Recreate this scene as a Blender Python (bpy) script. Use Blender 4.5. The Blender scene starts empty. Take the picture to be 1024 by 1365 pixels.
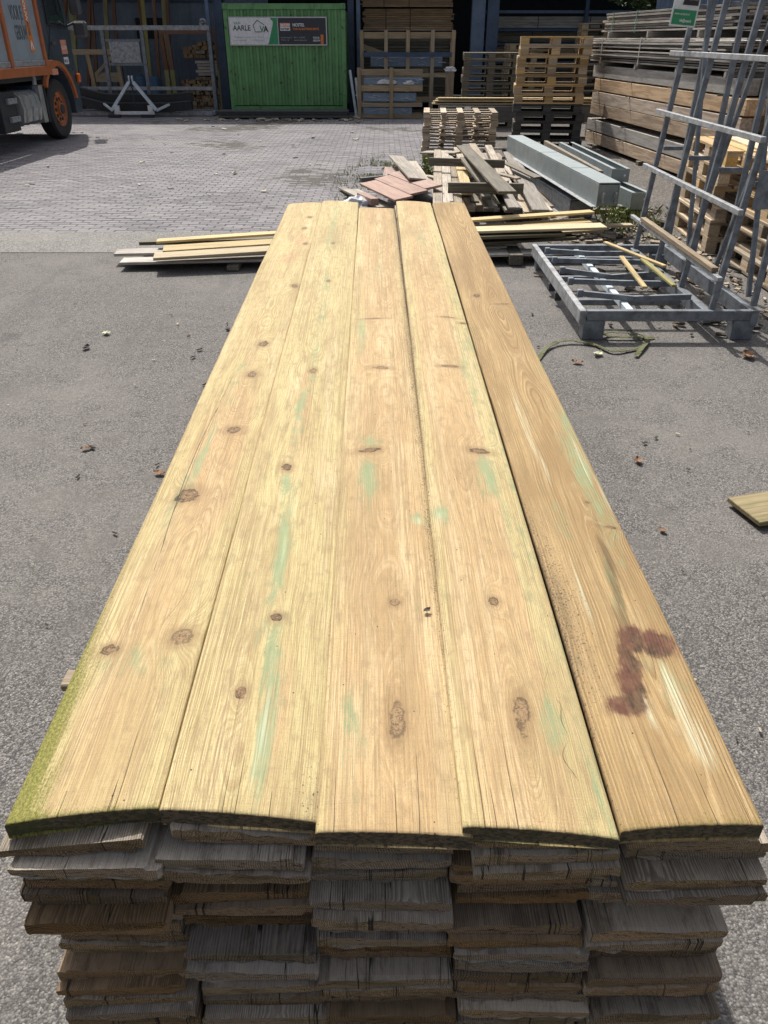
import bpy, bmesh, math, random
import numpy as np
from mathutils import Vector, Matrix, Euler, noise as mnoise

scene = bpy.context.scene
COL = scene.collection
R = math.radians
rng = random.Random(7)

# ---------------------------------------------------------------- camera, sky, sun, exposure
cam_d = bpy.data.cameras.new('camera')
cam = bpy.data.objects.new('camera', cam_d); COL.objects.link(cam)
cam.location = (0, 0, 1.7)
cam.rotation_euler = (R(90 - 31.6), 0, 0)
cam_d.sensor_fit = 'VERTICAL'; cam_d.sensor_height = 34.6; cam_d.sensor_width = 25.95
cam_d.lens = 26.0
cam_d.clip_start = 0.05; cam_d.clip_end = 2000
scene.camera = cam

SUN = Vector((-0.25, 0.70, 1.0)).normalized()
world = bpy.data.worlds.new('World'); scene.world = world; world.use_nodes = True
wn = world.node_tree; wn.nodes.clear()
sky = wn.nodes.new('ShaderNodeTexSky'); sky.sky_type = 'NISHITA'; sky.sun_disc = False
sky.sun_elevation = math.asin(SUN.z); sky.sun_rotation = math.atan2(SUN.x, SUN.y)
sky.air_density = 0.8; sky.dust_density = 5.0; sky.ozone_density = 1.0
bg = wn.nodes.new('ShaderNodeBackground'); bg.inputs['Strength'].default_value = 0.125
wo = wn.nodes.new('ShaderNodeOutputWorld')
hz = wn.nodes.new('ShaderNodeHueSaturation'); hz.inputs['Saturation'].default_value = 0.45   # thin white cloud
wn.links.new(sky.outputs[0], hz.inputs['Color']); wn.links.new(hz.outputs[0], bg.inputs['Color']); wn.links.new(bg.outputs[0], wo.inputs['Surface'])
sun_d = bpy.data.lights.new('sun', 'SUN'); sun_d.energy = 4.2; sun_d.angle = R(0.53); sun_d.color = (1.0, 0.95, 0.87)
sun = bpy.data.objects.new('sun', sun_d); COL.objects.link(sun)
sun.rotation_euler = (-SUN).to_track_quat('-Z', 'Y').to_euler(); sun.location = SUN * 40
vs = scene.view_settings
vs.view_transform = 'Standard'; vs.look = 'None'; vs.gamma = 1.0; vs.exposure = 0.25; vs.use_curve_mapping = False
scene.cycles.max_bounces = 6

# ---------------------------------------------------------------- node helper and materials
class NT:
    def __init__(s, name):
        s.m = bpy.data.materials.new(name); s.m.use_nodes = True
        s.t = s.m.node_tree; s.t.nodes.clear()
        s.out = s.t.nodes.new('ShaderNodeOutputMaterial')
        s.b = s.t.nodes.new('ShaderNodeBsdfPrincipled')
        s.t.links.new(s.b.outputs[0], s.out.inputs['Surface'])
    def put(s, sock, v):
        if isinstance(v, bpy.types.NodeSocket): s.t.links.new(v, sock)
        elif v is not None:
            if isinstance(v, (tuple, list)) and len(v) == 3 and sock.type == 'RGBA': v = (*v, 1)
            sock.default_value = v
    def bsdf(s, **k):
        for a, v in k.items(): s.put(s.b.inputs[a.replace('_', ' ')], v)
        return s.m
    def math(s, op, a, b=None, c=None, clamp=False):
        n = s.t.nodes.new('ShaderNodeMath'); n.operation = op; n.use_clamp = clamp
        s.put(n.inputs[0], a); s.put(n.inputs[1], b); s.put(n.inputs[2], c)
        return n.outputs[0]
    def mul(s, a, b): return s.math('MULTIPLY', a, b)
    def add(s, a, b): return s.math('ADD', a, b)
    def ss(s, v, a, b, lo=0.0, hi=1.0):
        n = s.t.nodes.new('ShaderNodeMapRange'); n.interpolation_type = 'SMOOTHSTEP'
        s.put(n.inputs[0], v); s.put(n.inputs[1], a); s.put(n.inputs[2], b); s.put(n.inputs[3], lo); s.put(n.inputs[4], hi)
        return n.outputs[0]
    def mix(s, f, a, b, mode='MIX'):
        n = s.t.nodes.new('ShaderNodeMix'); n.data_type = 'RGBA'; n.blend_type = mode
        s.put(n.inputs[0], f); s.put(n.inputs[6], a); s.put(n.inputs[7], b)
        return n.outputs[2]
    def attr(s, name):
        n = s.t.nodes.new('ShaderNodeAttribute'); n.attribute_name = name; return n.outputs['Fac']
    def coord(s, which='Object'):
        return s.t.nodes.new('ShaderNodeTexCoord').outputs[which]
    def geo(s): return s.t.nodes.new('ShaderNodeNewGeometry')
    def rand(s): return s.t.nodes.new('ShaderNodeObjectInfo').outputs['Random']
    def sep(s, v):
        n = s.t.nodes.new('ShaderNodeSeparateXYZ'); s.put(n.inputs[0], v); return n.outputs
    def xyz(s, x=0.0, y=0.0, z=0.0):
        n = s.t.nodes.new('ShaderNodeCombineXYZ'); s.put(n.inputs[0], x); s.put(n.inputs[1], y); s.put(n.inputs[2], z)
        return n.outputs[0]
    def scl(s, v, sc, off=None):
        n = s.t.nodes.new('ShaderNodeVectorMath'); n.operation = 'MULTIPLY_ADD'
        s.put(n.inputs[0], v); s.put(n.inputs[1], sc); s.put(n.inputs[2], off if off is not None else (0, 0, 0))
        return n.outputs[0]
    def noise(s, v, scale=1.0, detail=3.0, rough=0.5, dist=0.0):
        n = s.t.nodes.new('ShaderNodeTexNoise')
        s.put(n.inputs['Vector'], v); n.inputs['Scale'].default_value = scale; n.inputs['Detail'].default_value = detail
        n.inputs['Roughness'].default_value = rough; n.inputs['Distortion'].default_value = dist
        return n.outputs[0]
    def voro(s, v, scale, feature='F1'):
        n = s.t.nodes.new('ShaderNodeTexVoronoi'); n.feature = feature
        s.put(n.inputs['Vector'], v); n.inputs['Scale'].default_value = scale
        return n.outputs
    def ramp(s, v, stops):
        n = s.t.nodes.new('ShaderNodeValToRGB'); s.put(n.inputs[0], v)
        e = n.color_ramp.elements
        while len(e) < len(stops): e.new(0.5)
        for q, (p, c) in zip(e, stops): q.position = p; q.color = (*c, 1) if len(c) == 3 else c
        return n.outputs[0]
    def bump(s, h, strength=0.5, dist=0.002, normal=None):
        n = s.t.nodes.new('ShaderNodeBump'); n.inputs['Strength'].default_value = strength
        n.inputs['Distance'].default_value = dist; s.put(n.inputs['Height'], h); s.put(n.inputs['Normal'], normal)
        return n.outputs[0]
    def hsv(s, c, h=0.5, sat=1.0, v=1.0):
        n = s.t.nodes.new('ShaderNodeHueSaturation'); s.put(n.inputs['Color'], c)
        s.put(n.inputs['Hue'], h); s.put(n.inputs['Saturation'], sat); s.put(n.inputs['Value'], v)
        return n.outputs[0]

def wood(name, light, dark, dirt=(0.06, 0.05, 0.04), dirty=0.35, groove=0.6, vary=0.35, rough=0.75, end=None, freq=70, sat_vary=0.3):
    """sawn timber, the piece's length along its own Y"""
    t = NT(name); o = t.coord(); r = t.rand()
    off = t.xyz(t.mul(r, 31.7), t.mul(r, 77.1), t.mul(r, 13.3))
    g = t.noise(t.scl(o, (freq, 2.2, freq), off), 1, 3, 0.6, 0.6)
    f = t.noise(t.scl(o, (420, 9, 420), off), 1, 2, 0.5)
    big = t.noise(t.scl(o, (7, 1.6, 7), off), 1, 4, 0.6)
    c = t.mix(t.ss(g, 0.35, 0.68), light, dark)
    c = t.mix(t.mul(t.ss(f, 0.5, 0.75), 0.3), c, dirt)
    c = t.mix(t.mul(t.ss(big, 0.5, 0.75), dirty), c, dirt)
    if end:
        ny = t.math('ABSOLUTE', t.sep(t.geo().outputs['Normal'])[1])
        lo = t.sep(o)
        # end grain: saw marks and dirt on faces across the grain, found from the piece's own normal
        nobj = t.t.nodes.new('ShaderNodeVectorTransform'); nobj.vector_type = 'NORMAL'; nobj.convert_from = 'WORLD'; nobj.convert_to = 'OBJECT'
        t.put(nobj.inputs[0], t.geo().outputs['Normal'])
        e = t.ss(t.math('ABSOLUTE', t.sep(nobj.outputs[0])[1]), 0.6, 0.8)
        eg = t.noise(t.scl(o, (160, 160, 260), off), 1, 4, 0.65)
        dia = t.math('SINE', t.add(t.mul(t.add(lo[0], t.mul(lo[2], 1.2)), 620), t.mul(eg, 5)))
        ec = t.mix(t.ss(eg, 0.3, 0.72), end, tuple(q * 0.42 for q in end))
        ec = t.mix(t.mul(t.ss(dia, 0.2, 1), 0.22), ec, dirt)
        c = t.mix(e, c, ec)
    c = t.hsv(c, 0.5, t.add(1 - sat_vary / 2, t.mul(t.math('FRACT', t.mul(r, 7.3)), sat_vary)), t.add(1 - vary / 2, t.mul(r, vary)))
    h = t.add(t.mul(g, 0.6), t.mul(f, 0.4))
    return t.bsdf(Base_Color=c, Roughness=rough, Normal=t.bump(h, groove, 0.0025))

def stack_wood(name, light, dark, endl, endd):
    """old rough-sawn boards: raised latewood ridges, drying cracks, stained ends with growth rings"""
    t = NT(name); o = t.coord(); r = t.rand(); q = t.sep(o)
    r2 = t.math('FRACT', t.mul(r, 17.3)); r3 = t.math('FRACT', t.mul(r, 53.9))
    off = t.xyz(t.mul(r, 31.7), t.mul(r, 77.1), t.mul(r, 13.3))
    warp = t.noise(t.scl(o, (26, 3.0, 26), off), 1, 3, 0.6)
    cx = t.add(t.mul(t.add(r2, -0.5), 0.16), t.mul(t.add(warp, -0.5), 0.012)); cz = t.add(t.mul(r3, 0.07), -0.02)
    dx = t.add(q[0], t.mul(cx, -1)); dz = t.add(q[2], t.mul(cz, -1))
    rr = t.math('SQRT', t.add(t.mul(dx, dx), t.mul(dz, dz)))
    ph = t.add(t.mul(rr, t.add(230, t.mul(r, 190))), t.mul(warp, 5))
    fr = t.math('FRACT', ph); ridge = t.mul(t.ss(fr, 0.1, 0.75), t.ss(fr, 1.0, 0.86))
    hair = t.noise(t.scl(o, (700, 14, 700), off), 1, 3, 0.65); pat = t.noise(t.scl(o, (22, 9, 22), off), 1, 5, 0.7); grit = t.noise(t.scl(o, (330, 330, 330), off), 1, 4, 0.75)
    amp = t.ss(t.add(r3, t.mul(t.add(pat, -0.5), 1.5)), 0.15, 0.9, 0.12, 0.75)
    c = t.mix(t.mul(ridge, amp), light, dark)
    c = t.mix(t.mul(t.ss(hair, 0.48, 0.64), 0.45), c, dark)
    c = t.mix(t.mul(t.ss(pat, 0.50, 0.66), 0.55), c, (0.10, 0.075, 0.05))
    c = t.mix(t.mul(t.ss(pat, 0.46, 0.34), 0.4), c, tuple(min(1, v * 1.25) for v in light))
    ck = t.noise(t.scl(o, (48, 1.6, 0), off), 1, 2, 0.6)
    crack = t.mul(t.ss(t.math('ABSOLUTE', t.add(ck, -0.5)), 0.010, 0.003), t.ss(t.noise(t.scl(o, (15, 3, 0), off), 1, 2, 0.5), 0.50, 0.56))
    nobj = t.t.nodes.new('ShaderNodeVectorTransform'); nobj.vector_type = 'NORMAL'; nobj.convert_from = 'WORLD'; nobj.convert_to = 'OBJECT'
    t.put(nobj.inputs[0], t.geo().outputs['True Normal'])
    e = t.ss(t.math('ABSOLUTE', t.sep(nobj.outputs[0])[1]), 0.55, 0.75)
    ec = t.mix(ridge, endl, endd)
    dia = t.math('SINE', t.add(t.mul(t.add(q[0], t.mul(q[2], 1.3)), 560), t.mul(pat, 14)))
    ec = t.mix(t.mul(t.ss(dia, 0.0, 1), 0.28), ec, endd)
    ec = t.mix(t.mul(t.ss(grit, 0.50, 0.64), 0.6), ec, (0.06, 0.045, 0.03))
    ec = t.mix(t.mul(t.ss(t.noise(t.scl(o, (9, 9, 40), off), 1, 4, 0.65), 0.52, 0.64), 0.65), ec, t.mix(r2, (0.20, 0.15, 0.05), (0.09, 0.072, 0.055)))
    sp = t.math('ABSOLUTE', t.add(t.noise(t.scl(o, (9, 0, 110), off), 1, 3, 0.6), -0.5))
    ec = t.mix(t.mul(t.ss(sp, 0.012, 0.004), 0.8), ec, (0.02, 0.015, 0.012))
    c = t.mix(e, c, ec)
    c = t.mix(t.mul(crack, 0.9), c, (0.015, 0.012, 0.01))
    c = t.hsv(c, 0.5, t.add(0.85, t.mul(r2, 0.5)), t.add(0.60, t.mul(r, 0.5)))
    h = t.add(t.add(t.mul(ridge, t.mul(amp, -0.9)), t.mul(hair, 0.5)), t.add(t.mul(grit, 0.5), t.mul(crack, -2.5)))
    return t.bsdf(Base_Color=c, Roughness=0.85, Specular_IOR_Level=0.25, Normal=t.bump(h, 0.75, 0.0025))

def metal(name, base, rough=0.5, metallic=0.0, blot=0.25, rust=0.0, scale=6.0):
    t = NT(name); o = t.coord('Object')
    n = t.noise(o, scale, 6, 0.65); n2 = t.noise(o, scale * 9, 3, 0.6)
    c = t.mix(t.ss(n, 0.3, 0.75), tuple(q * (1 + blot) for q in base), tuple(q * (1 - blot) for q in base))
    c = t.mix(t.mul(t.ss(n2, 0.5, 0.8), blot), c, tuple(q * 0.6 for q in base))
    if rust:
        c = t.mix(t.mul(t.ss(n, 0.60, 0.72), t.mul(t.ss(n2, 0.4, 0.6), rust)), c, (0.09, 0.035, 0.015))
    return t.bsdf(Base_Color=c, Metallic=metallic, Roughness=t.add(rough - 0.1, t.mul(n, 0.2)), Normal=t.bump(n2, 0.08, 0.002))

def plain(name, base, rough=0.6, metallic=0.0, spec=0.5):
    t = NT(name); n = t.noise(t.coord(), 12, 5, 0.6)
    c = t.mix(t.ss(n, 0.3, 0.8), tuple(min(1, q * 1.08) for q in base), tuple(q * 0.8 for q in base))
    return t.bsdf(Base_Color=c, Roughness=rough, Metallic=metallic, Specular_IOR_Level=spec)

M = {}
M['grey_wood'] = stack_wood('weathered_grey_wood', (0.46, 0.41, 0.345), (0.17, 0.145, 0.12), (0.40, 0.31, 0.21), (0.18, 0.135, 0.09))
M['brown_old'] = stack_wood('damp_brown_wood', (0.33, 0.25, 0.175), (0.13, 0.095, 0.065), (0.33, 0.225, 0.13), (0.15, 0.10, 0.06))
M['pallet'] = wood('fresh_pallet_wood', (0.57, 0.42, 0.245), (0.40, 0.28, 0.15), dirty=0.35, vary=0.75, sat_vary=0.6)
M['pallet_old'] = wood('old_pallet_wood', (0.47, 0.38, 0.275), (0.29, 0.225, 0.155), dirty=0.5, vary=0.85)
M['pallet_black'] = wood('blackened_pallet_wood', (0.09, 0.085, 0.08), (0.04, 0.038, 0.035), dirty=0.4, vary=0.4)
M['yellow_wood'] = wood('treated_yellow_wood', (0.53, 0.43, 0.245), (0.36, 0.265, 0.13), dirty=0.35, vary=0.45, freq=130)
M['olive_wood'] = wood('dark_olive_board', (0.14, 0.12, 0.07), (0.07, 0.062, 0.035), dirty=0.4, vary=0.3)
M['heap_wood'] = wood('weathered_heap_wood', (0.42, 0.36, 0.285), (0.24, 0.20, 0.155), dirty=0.5, vary=0.75, sat_vary=0.6)
M['heap_dark'] = wood('dark_and_shaded_wood', (0.17, 0.15, 0.11), (0.08, 0.07, 0.05), dirty=0.5, vary=0.4)  # dark boards; for one pallet stack the colour also holds its shade
M['dark_old'] = wood('black_mossy_board', (0.16, 0.145, 0.12), (0.06, 0.055, 0.045), dirt=(0.03, 0.035, 0.02), dirty=0.6, vary=1.0)
M['mossy_board'] = wood('mossy_brown_board', (0.36, 0.28, 0.13), (0.22, 0.165, 0.07), dirt=(0.10, 0.105, 0.025), dirty=0.7, vary=0.2)
M['red_wood'] = wood('faded_red_brown_board', (0.35, 0.235, 0.19), (0.24, 0.15, 0.12), dirty=0.3, vary=0.3)
M['slate_wood'] = wood('slate_grey_board', (0.13, 0.135, 0.14), (0.08, 0.082, 0.086), dirty=0.3)
M['beam_wood'] = wood('big_tan_beam_wood', (0.58, 0.42, 0.265), (0.34, 0.22, 0.125), dirt=(0.22, 0.185, 0.16), dirty=0.6, vary=0.6, freq=30, groove=0.4, sat_vary=0.7)
M['beam_grey'] = wood('greyed_beam_wood', (0.43, 0.40, 0.36), (0.29, 0.265, 0.235), dirty=0.4, vary=0.3, freq=30, groove=0.4)
M['bundle_wood'] = wood('silver_grey_plank', (0.38, 0.35, 0.31), (0.17, 0.155, 0.14), dirty=0.5, vary=1.0)
M['crate_wood'] = wood('crate_lath_wood', (0.44, 0.34, 0.215), (0.29, 0.215, 0.13), dirty=0.35, vary=0.4)
M['pack_wood'] = wood('shed_pack_wood', (0.42, 0.29, 0.165), (0.26, 0.165, 0.09), dirty=0.4, vary=0.4)
M['green_post'] = wood('impregnated_post_wood', (0.30, 0.28, 0.12), (0.20, 0.17, 0.06), dirty=0.3, vary=0.4)
M['redbrown_post'] = wood('red_brown_post_wood', (0.22, 0.11, 0.06), (0.13, 0.06, 0.035), dirty=0.3, vary=0.4)
M['white_board'] = wood('pale_board', (0.52, 0.47, 0.40), (0.36, 0.31, 0.25), dirty=0.25)
M['galv'] = metal('galvanised_steel', (0.165, 0.182, 0.205), 0.5, 0.35, 0.38, rust=0.25, scale=15)
M['galv_lath'] = metal('galvanised_rail', (0.28, 0.29, 0.30), 0.55, 0.2, 0.42, rust=0.15, scale=14)
M['galv_pale'] = metal('pale_galvanised_beam', (0.25, 0.29, 0.295), 0.5, 0.3, 0.15)
M['galv_bright'] = metal('bright_blue_white_steel', (0.55, 0.62, 0.68), 0.45, 0.1, 0.12)
M['black_rubber'] = plain('black_rubber', (0.022, 0.023, 0.025), 0.6)
M['black_board'] = plain('black_plastic_board', (0.075, 0.078, 0.085), 0.45)
M['blue_steel'] = metal('dark_blue_steel', (0.045, 0.075, 0.13), 0.5, 0.0, 0.2)
M['blue_column'] = metal('grey_blue_column', (0.10, 0.145, 0.22), 0.5, 0.0, 0.2)
M['dark_clad'] = metal('dark_blue_cladding', (0.15, 0.185, 0.24), 0.55, 0.0, 0.2, scale=2)
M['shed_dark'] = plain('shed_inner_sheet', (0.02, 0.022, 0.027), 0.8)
M['white'] = plain('white_print', (0.74, 0.75, 0.76), 0.4)
M['sign_frame'] = metal('aluminium_frame', (0.5, 0.5, 0.52), 0.4, 0.5, 0.1)
M['sign_navy'] = plain('dark_sign_print', (0.03, 0.032, 0.045), 0.4)
M['sign_green'] = plain('green_sign_print', (0.03, 0.27, 0.11), 0.4)
M['ink'] = plain('black_print', (0.02, 0.02, 0.022), 0.5)
M['ink_grey'] = plain('grey_print', (0.38, 0.39, 0.40), 0.5)
M['ink_slate'] = plain('slate_print', (0.10, 0.125, 0.14), 0.5)
M['orange'] = metal('orange_paint', (0.42, 0.135, 0.05), 0.42, 0.0, 0.15)
M['orange_flat'] = plain('orange_print', (0.66, 0.20, 0.03), 0.5)
M['salmon'] = plain('salmon_print', (0.70, 0.30, 0.20), 0.5)
M['truck_grey'] = metal('truck_panel_grey', (0.30, 0.35, 0.39), 0.4, 0.1, 0.1, scale=3)
M['truck_slate'] = metal('truck_cab_slate', (0.052, 0.068, 0.09), 0.3, 0.0, 0.12, scale=3)
M['tank_steel'] = metal('tank_steel', (0.38, 0.39, 0.38), 0.4, 0.4, 0.2)
M['dark_steel'] = plain('dark_chassis_steel', (0.03, 0.033, 0.04), 0.5)
M['glass'] = plain('dark_window_glass', (0.02, 0.03, 0.035), 0.08)
M['lamp_orange'] = plain('orange_lens', (0.75, 0.16, 0.02), 0.25)
M['strap'] = plain('pale_strap', (0.50, 0.47, 0.42), 0.6)
M['strap_green'] = plain('green_strap', (0.12, 0.30, 0.24), 0.5)
M['film'] = plain('blue_white_film', (0.19, 0.27, 0.37), 0.2)
M['film_white'] = plain('white_crumpled_film', (0.62, 0.63, 0.65), 0.3)
M['webbing'] = plain('olive_webbing', (0.10, 0.105, 0.045), 0.85)
M['leaf_dry'] = plain('dry_leaf', (0.24, 0.13, 0.07), 0.8)
M['leaf_pale'] = plain('pale_leaf', (0.52, 0.53, 0.36), 0.7)
M['bark'] = plain('dark_bark_chip', (0.05, 0.04, 0.032), 0.9)
M['chip'] = wood('wood_chip', (0.46, 0.40, 0.31), (0.28, 0.22, 0.16), vary=0.6)
M['grass'] = plain('grass_green', (0.17, 0.21, 0.05), 0.7)
M['foliage'] = plain('dark_foliage', (0.04, 0.075, 0.02), 0.7)
M['crate_blue'] = plain('blue_drum_plastic', (0.06, 0.12, 0.2), 0.5)

def green_paint():
    t = NT('green_container_paint'); o = t.coord()
    n = t.noise(o, 2.2, 6, 0.65); s = t.noise(t.scl(o, (9, 9, 0.7)), 1, 5, 0.6); sp = t.noise(o, 14, 5, 0.7)
    c = t.mix(t.ss(n, 0.3, 0.7), (0.145, 0.33, 0.13), (0.105, 0.26, 0.098))
    c = t.mix(t.mul(t.ss(s, 0.5, 0.72), 0.5), c, (0.035, 0.10, 0.03))
    c = t.mix(t.mul(t.ss(sp, 0.57, 0.64), t.ss(n, 0.46, 0.58)), c, (0.06, 0.03, 0.015))
    return t.bsdf(Base_Color=c, Roughness=0.5, Normal=t.bump(sp, 0.1, 0.003))
M['container_green'] = green_paint()

def asphalt_mat(name, lo, hi, dust, sc=95, dusty=0.5):
    t = NT(name); o = t.coord()
    v = t.voro(o, sc); v2 = t.voro(o, sc * 2.3)
    cell = t.sep(v[1])[0]
    big = t.noise(o, 0.9, 6, 0.62); mid = t.noise(o, 5, 5, 0.65); fine = t.noise(o, 260, 3, 0.6)
    c = t.mix(t.ss(cell, 0.1, 0.95), lo, hi)
    c = t.mix(t.mul(t.ss(t.sep(v[1])[1], 0.93, 0.97), 0.55), c, (0.44, 0.415, 0.38))
    c = t.mix(t.mul(t.ss(t.sep(v2[1])[2], 0.90, 0.95), 0.5), c, (0.36, 0.335, 0.31))
    c = t.mix(t.mul(t.ss(v[0], 0.35, 0.75), 0.55), c, (0.035, 0.033, 0.032))
    c = t.mix(t.mul(t.ss(t.add(t.mul(big, 0.6), t.mul(mid, 0.4)), 0.44, 0.66), dusty), c, dust)
    c = t.mix(t.mul(t.ss(mid, 0.52, 0.68), 0.3), c, (0.055, 0.053, 0.05))
    tyre = t.noise(t.scl(o, (3.2, 0.35, 1)), 1, 4, 0.6)
    c = t.mix(t.mul(t.ss(tyre, 0.55, 0.66), 0.28), c, (0.075, 0.073, 0.07))
    oil = t.noise(o, 1.7, 3, 0.5); c = t.mix(t.mul(t.ss(oil, 0.66, 0.74), 0.4), c, (0.04, 0.038, 0.036))
    c = t.mix(t.mul(t.ss(fine, 0.45, 0.7), 0.3), c, (0.26, 0.24, 0.22))
    h = t.add(t.mul(v[0], -1.0), t.mul(fine, 0.35))
    return t.bsdf(Base_Color=c, Roughness=0.9, Specular_IOR_Level=0.25, Normal=t.bump(h, 0.7, 0.004))
M['asphalt'] = asphalt_mat('asphalt', (0.068, 0.065, 0.063), (0.215, 0.206, 0.198), (0.205, 0.190, 0.177), 165, 0.6)
M['concrete'] = asphalt_mat('worn_concrete', (0.16, 0.155, 0.148), (0.29, 0.282, 0.268), (0.26, 0.25, 0.237), 80, 0.5)
M['dirt'] = asphalt_mat('dirty_yard_ground', (0.05, 0.045, 0.04), (0.17, 0.155, 0.14), (0.13, 0.115, 0.10), 50, 0.6)
M['joint'] = asphalt_mat('joint_sand', (0.04, 0.038, 0.036), (0.10, 0.094, 0.086), (0.075, 0.07, 0.064), 80, 0.5)

def brick_mat(name, per_object):
    t = NT(name); o = t.geo().outputs['Position']
    r = t.rand() if per_object else t.attr('tone')
    n = t.noise(o, 0.7, 5, 0.6); f = t.noise(o, 60, 4, 0.6)
    c = t.mix(r, (0.145, 0.138, 0.149), (0.236, 0.226, 0.238))
    c = t.mix(t.ss(n, 0.42, 0.68), c, (0.238, 0.230, 0.236))
    c = t.mix(t.mul(t.ss(f, 0.45, 0.75), 0.4), c, (0.13, 0.12, 0.118))
    return t.bsdf(Base_Color=c, Roughness=0.85, Specular_IOR_Level=0.3, Normal=t.bump(f, 0.4, 0.003))
M['brick'] = brick_mat('paving_brick', True); M['brick_field'] = brick_mat('paving_brick_far', False)

# the near, sunlit boards: grain rings, knots, green stain etc. come in as per-point fields of each board
def board_mat():
    t = NT('fresh_sawn_board'); o = t.coord(); q = t.sep(o); u, s = q[0], q[1]
    idn = t.attr('board_seed'); ring = t.attr('ring'); k = t.attr('knot'); con = t.attr('contrast'); brown = t.attr('brown')
    N = lambda a, b, d=3, r=0.6, dist=0.0: t.noise(t.xyz(t.mul(u, a), t.mul(s, b), idn), 1, d, r, dist)
    wob = N(30, 4); lowf = N(9, 1.3, 4); pz = N(40, 6, 5, 0.65); fine = N(1500, 22, 2); hair = N(650, 6, 3, 0.65)
    saw = N(14, 430, 2); band = N(26, 0.9, 4, 0.55); grit = N(520, 430, 3, 0.75); blot = N(55, 22, 5, 0.7)
    rg = t.add(t.mul(ring, t.add(1.6, t.mul(brown, -0.95))), t.mul(wob, 1.3))
    fr = t.math('FRACT', rg)
    rsel = t.noise(t.xyz(t.mul(t.math('FLOOR', rg), 0.37), t.mul(s, 0.8), idn), 1, 2, 0.6)
    late = t.mul(t.mul(t.ss(fr, 0.20, 0.86), t.ss(fr, 1.0, 0.90)), t.ss(rsel, 0.30, 0.62))
    fib = t.noise(t.xyz(t.mul(rg, 1.7), t.mul(s, 4), idn), 1, 5, 0.65)
    warm = t.add(t.attr('warm'), t.add(t.mul(t.add(band, -0.5), 1.2), t.mul(t.add(lowf, -0.5), 0.7)))
    c = t.mix(t.ss(warm, 0.05, 0.95), (0.50, 0.425, 0.21), (0.48, 0.345, 0.175))
    c = t.mix(t.mul(t.ss(band, 0.52, 0.70), 0.55), c, (0.56, 0.475, 0.29))
    c = t.mix(t.mul(t.ss(N(17, 1.6, 5, 0.7), 0.54, 0.72), 0.45), c, (0.60, 0.49, 0.32))
    c = t.mix(t.mul(t.ss(lowf, 0.50, 0.36), 0.45), c, (0.33, 0.235, 0.115))
    c = t.mix(t.mul(t.ss(N(11, 1.6, 5, 0.7), 0.50, 0.66), 0.36), c, (0.63, 0.525, 0.31))
    c = t.mix(brown, c, t.mix(t.ss(lowf, 0.38, 0.6), (0.29, 0.185, 0.068), (0.41, 0.285, 0.12)))
    c = t.mix(t.mul(t.mul(late, con), t.ss(lowf, 0.3, 0.6, 0.45, 1.0)), c, (0.24, 0.15, 0.06))
    c = t.mix(t.mul(t.ss(fib, 0.46, 0.66), 0.32), c, (0.29, 0.205, 0.095))
    c = t.mix(t.mul(t.ss(fib, 0.50, 0.34), 0.24), c, (0.62, 0.52, 0.33))
    gl = t.mul(t.ss(N(380, 1.3, 2), 0.48, 0.60), t.ss(N(12, 1.0, 2), 0.42, 0.58))
    c = t.mix(t.mul(gl, 0.5), c, (0.27, 0.19, 0.085))
    c = t.mix(t.mul(t.ss(hair, 0.48, 0.64), 0.48), c, (0.26, 0.185, 0.095))
    c = t.mix(t.mul(t.ss(fine, 0.48, 0.66), 0.38), c, (0.26, 0.185, 0.095))
    c = t.mix(t.mul(t.ss(saw, 0.50, 0.70), 0.12), c, (0.25, 0.18, 0.10))
    c = t.mix(t.mul(t.ss(grit, 0.52, 0.68), 0.36), c, (0.21, 0.15, 0.08))
    c = t.mix(t.mul(t.ss(blot, 0.50, 0.66), 0.36), c, (0.27, 0.195, 0.10))
    # green impregnation salt
    gs = t.add(t.mul(N(420, 5, 4, 0.65), 0.5), t.mul(t.noise(t.xyz(t.mul(rg, 2.2), t.mul(s, 7), idn), 1, 4, 0.65), 0.5))
    gr = t.ss(t.add(t.attr('green'), t.add(t.add(t.mul(t.add(gs, -0.52), 2.4), t.mul(t.add(pz, -0.5), 1.3)), t.mul(t.add(blot, -0.5), 1.2))), 0.20, 0.95)
    c = t.mix(t.mul(gr, 0.74), c, (0.245, 0.315, 0.18))
    pl = t.mul(t.ss(t.add(t.attr('pale'), t.mul(t.add(pz, -0.5), 0.5)), 0.3, 0.8), t.ss(N(340, 2.5, 3, 0.7), 0.42, 0.60))
    c = t.mix(t.mul(pl, 0.55), c, (0.55, 0.58, 0.44))  # pale mint streaks, and white glints painted into the rightmost board's colour
    # knots
    kn = N(90, 90, 4, 0.65)
    kw = t.add(k, t.add(t.mul(t.add(kn, -0.5), 1.1), t.mul(t.add(N(38, 30, 3), -0.5), 1.5)))
    kd = t.attr('kdark')
    c = t.mix(t.mul(t.ss(kw, 3.0, 0.9), 0.5), c, (0.24, 0.155, 0.072))
    krg = t.math('SINE', t.mul(kw, 13))
    kc = t.mix(t.ss(krg, -0.6, 1), (0.26, 0.165, 0.085), (0.14, 0.088, 0.048))
    kc = t.mix(t.ss(kn, 0.45, 0.7), kc, (0.32, 0.215, 0.115))
    kc = t.mix(kd, (0.33, 0.235, 0.12), kc)
    c = t.mix(t.mul(t.ss(kw, 1.15, 0.70), 0.92), c, kc)
    kcr = t.mul(t.ss(t.math('ABSOLUTE', t.add(N(120, 120, 2), -0.5)), 0.035, 0.012), t.ss(kw, 1.0, 0.8)); c = t.mix(t.mul(kcr, 0.6), c, (0.05, 0.035, 0.025))
    rim = t.mul(t.ss(kw, 0.74, 0.98), t.ss(kw, 1.30, 1.04))
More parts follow.
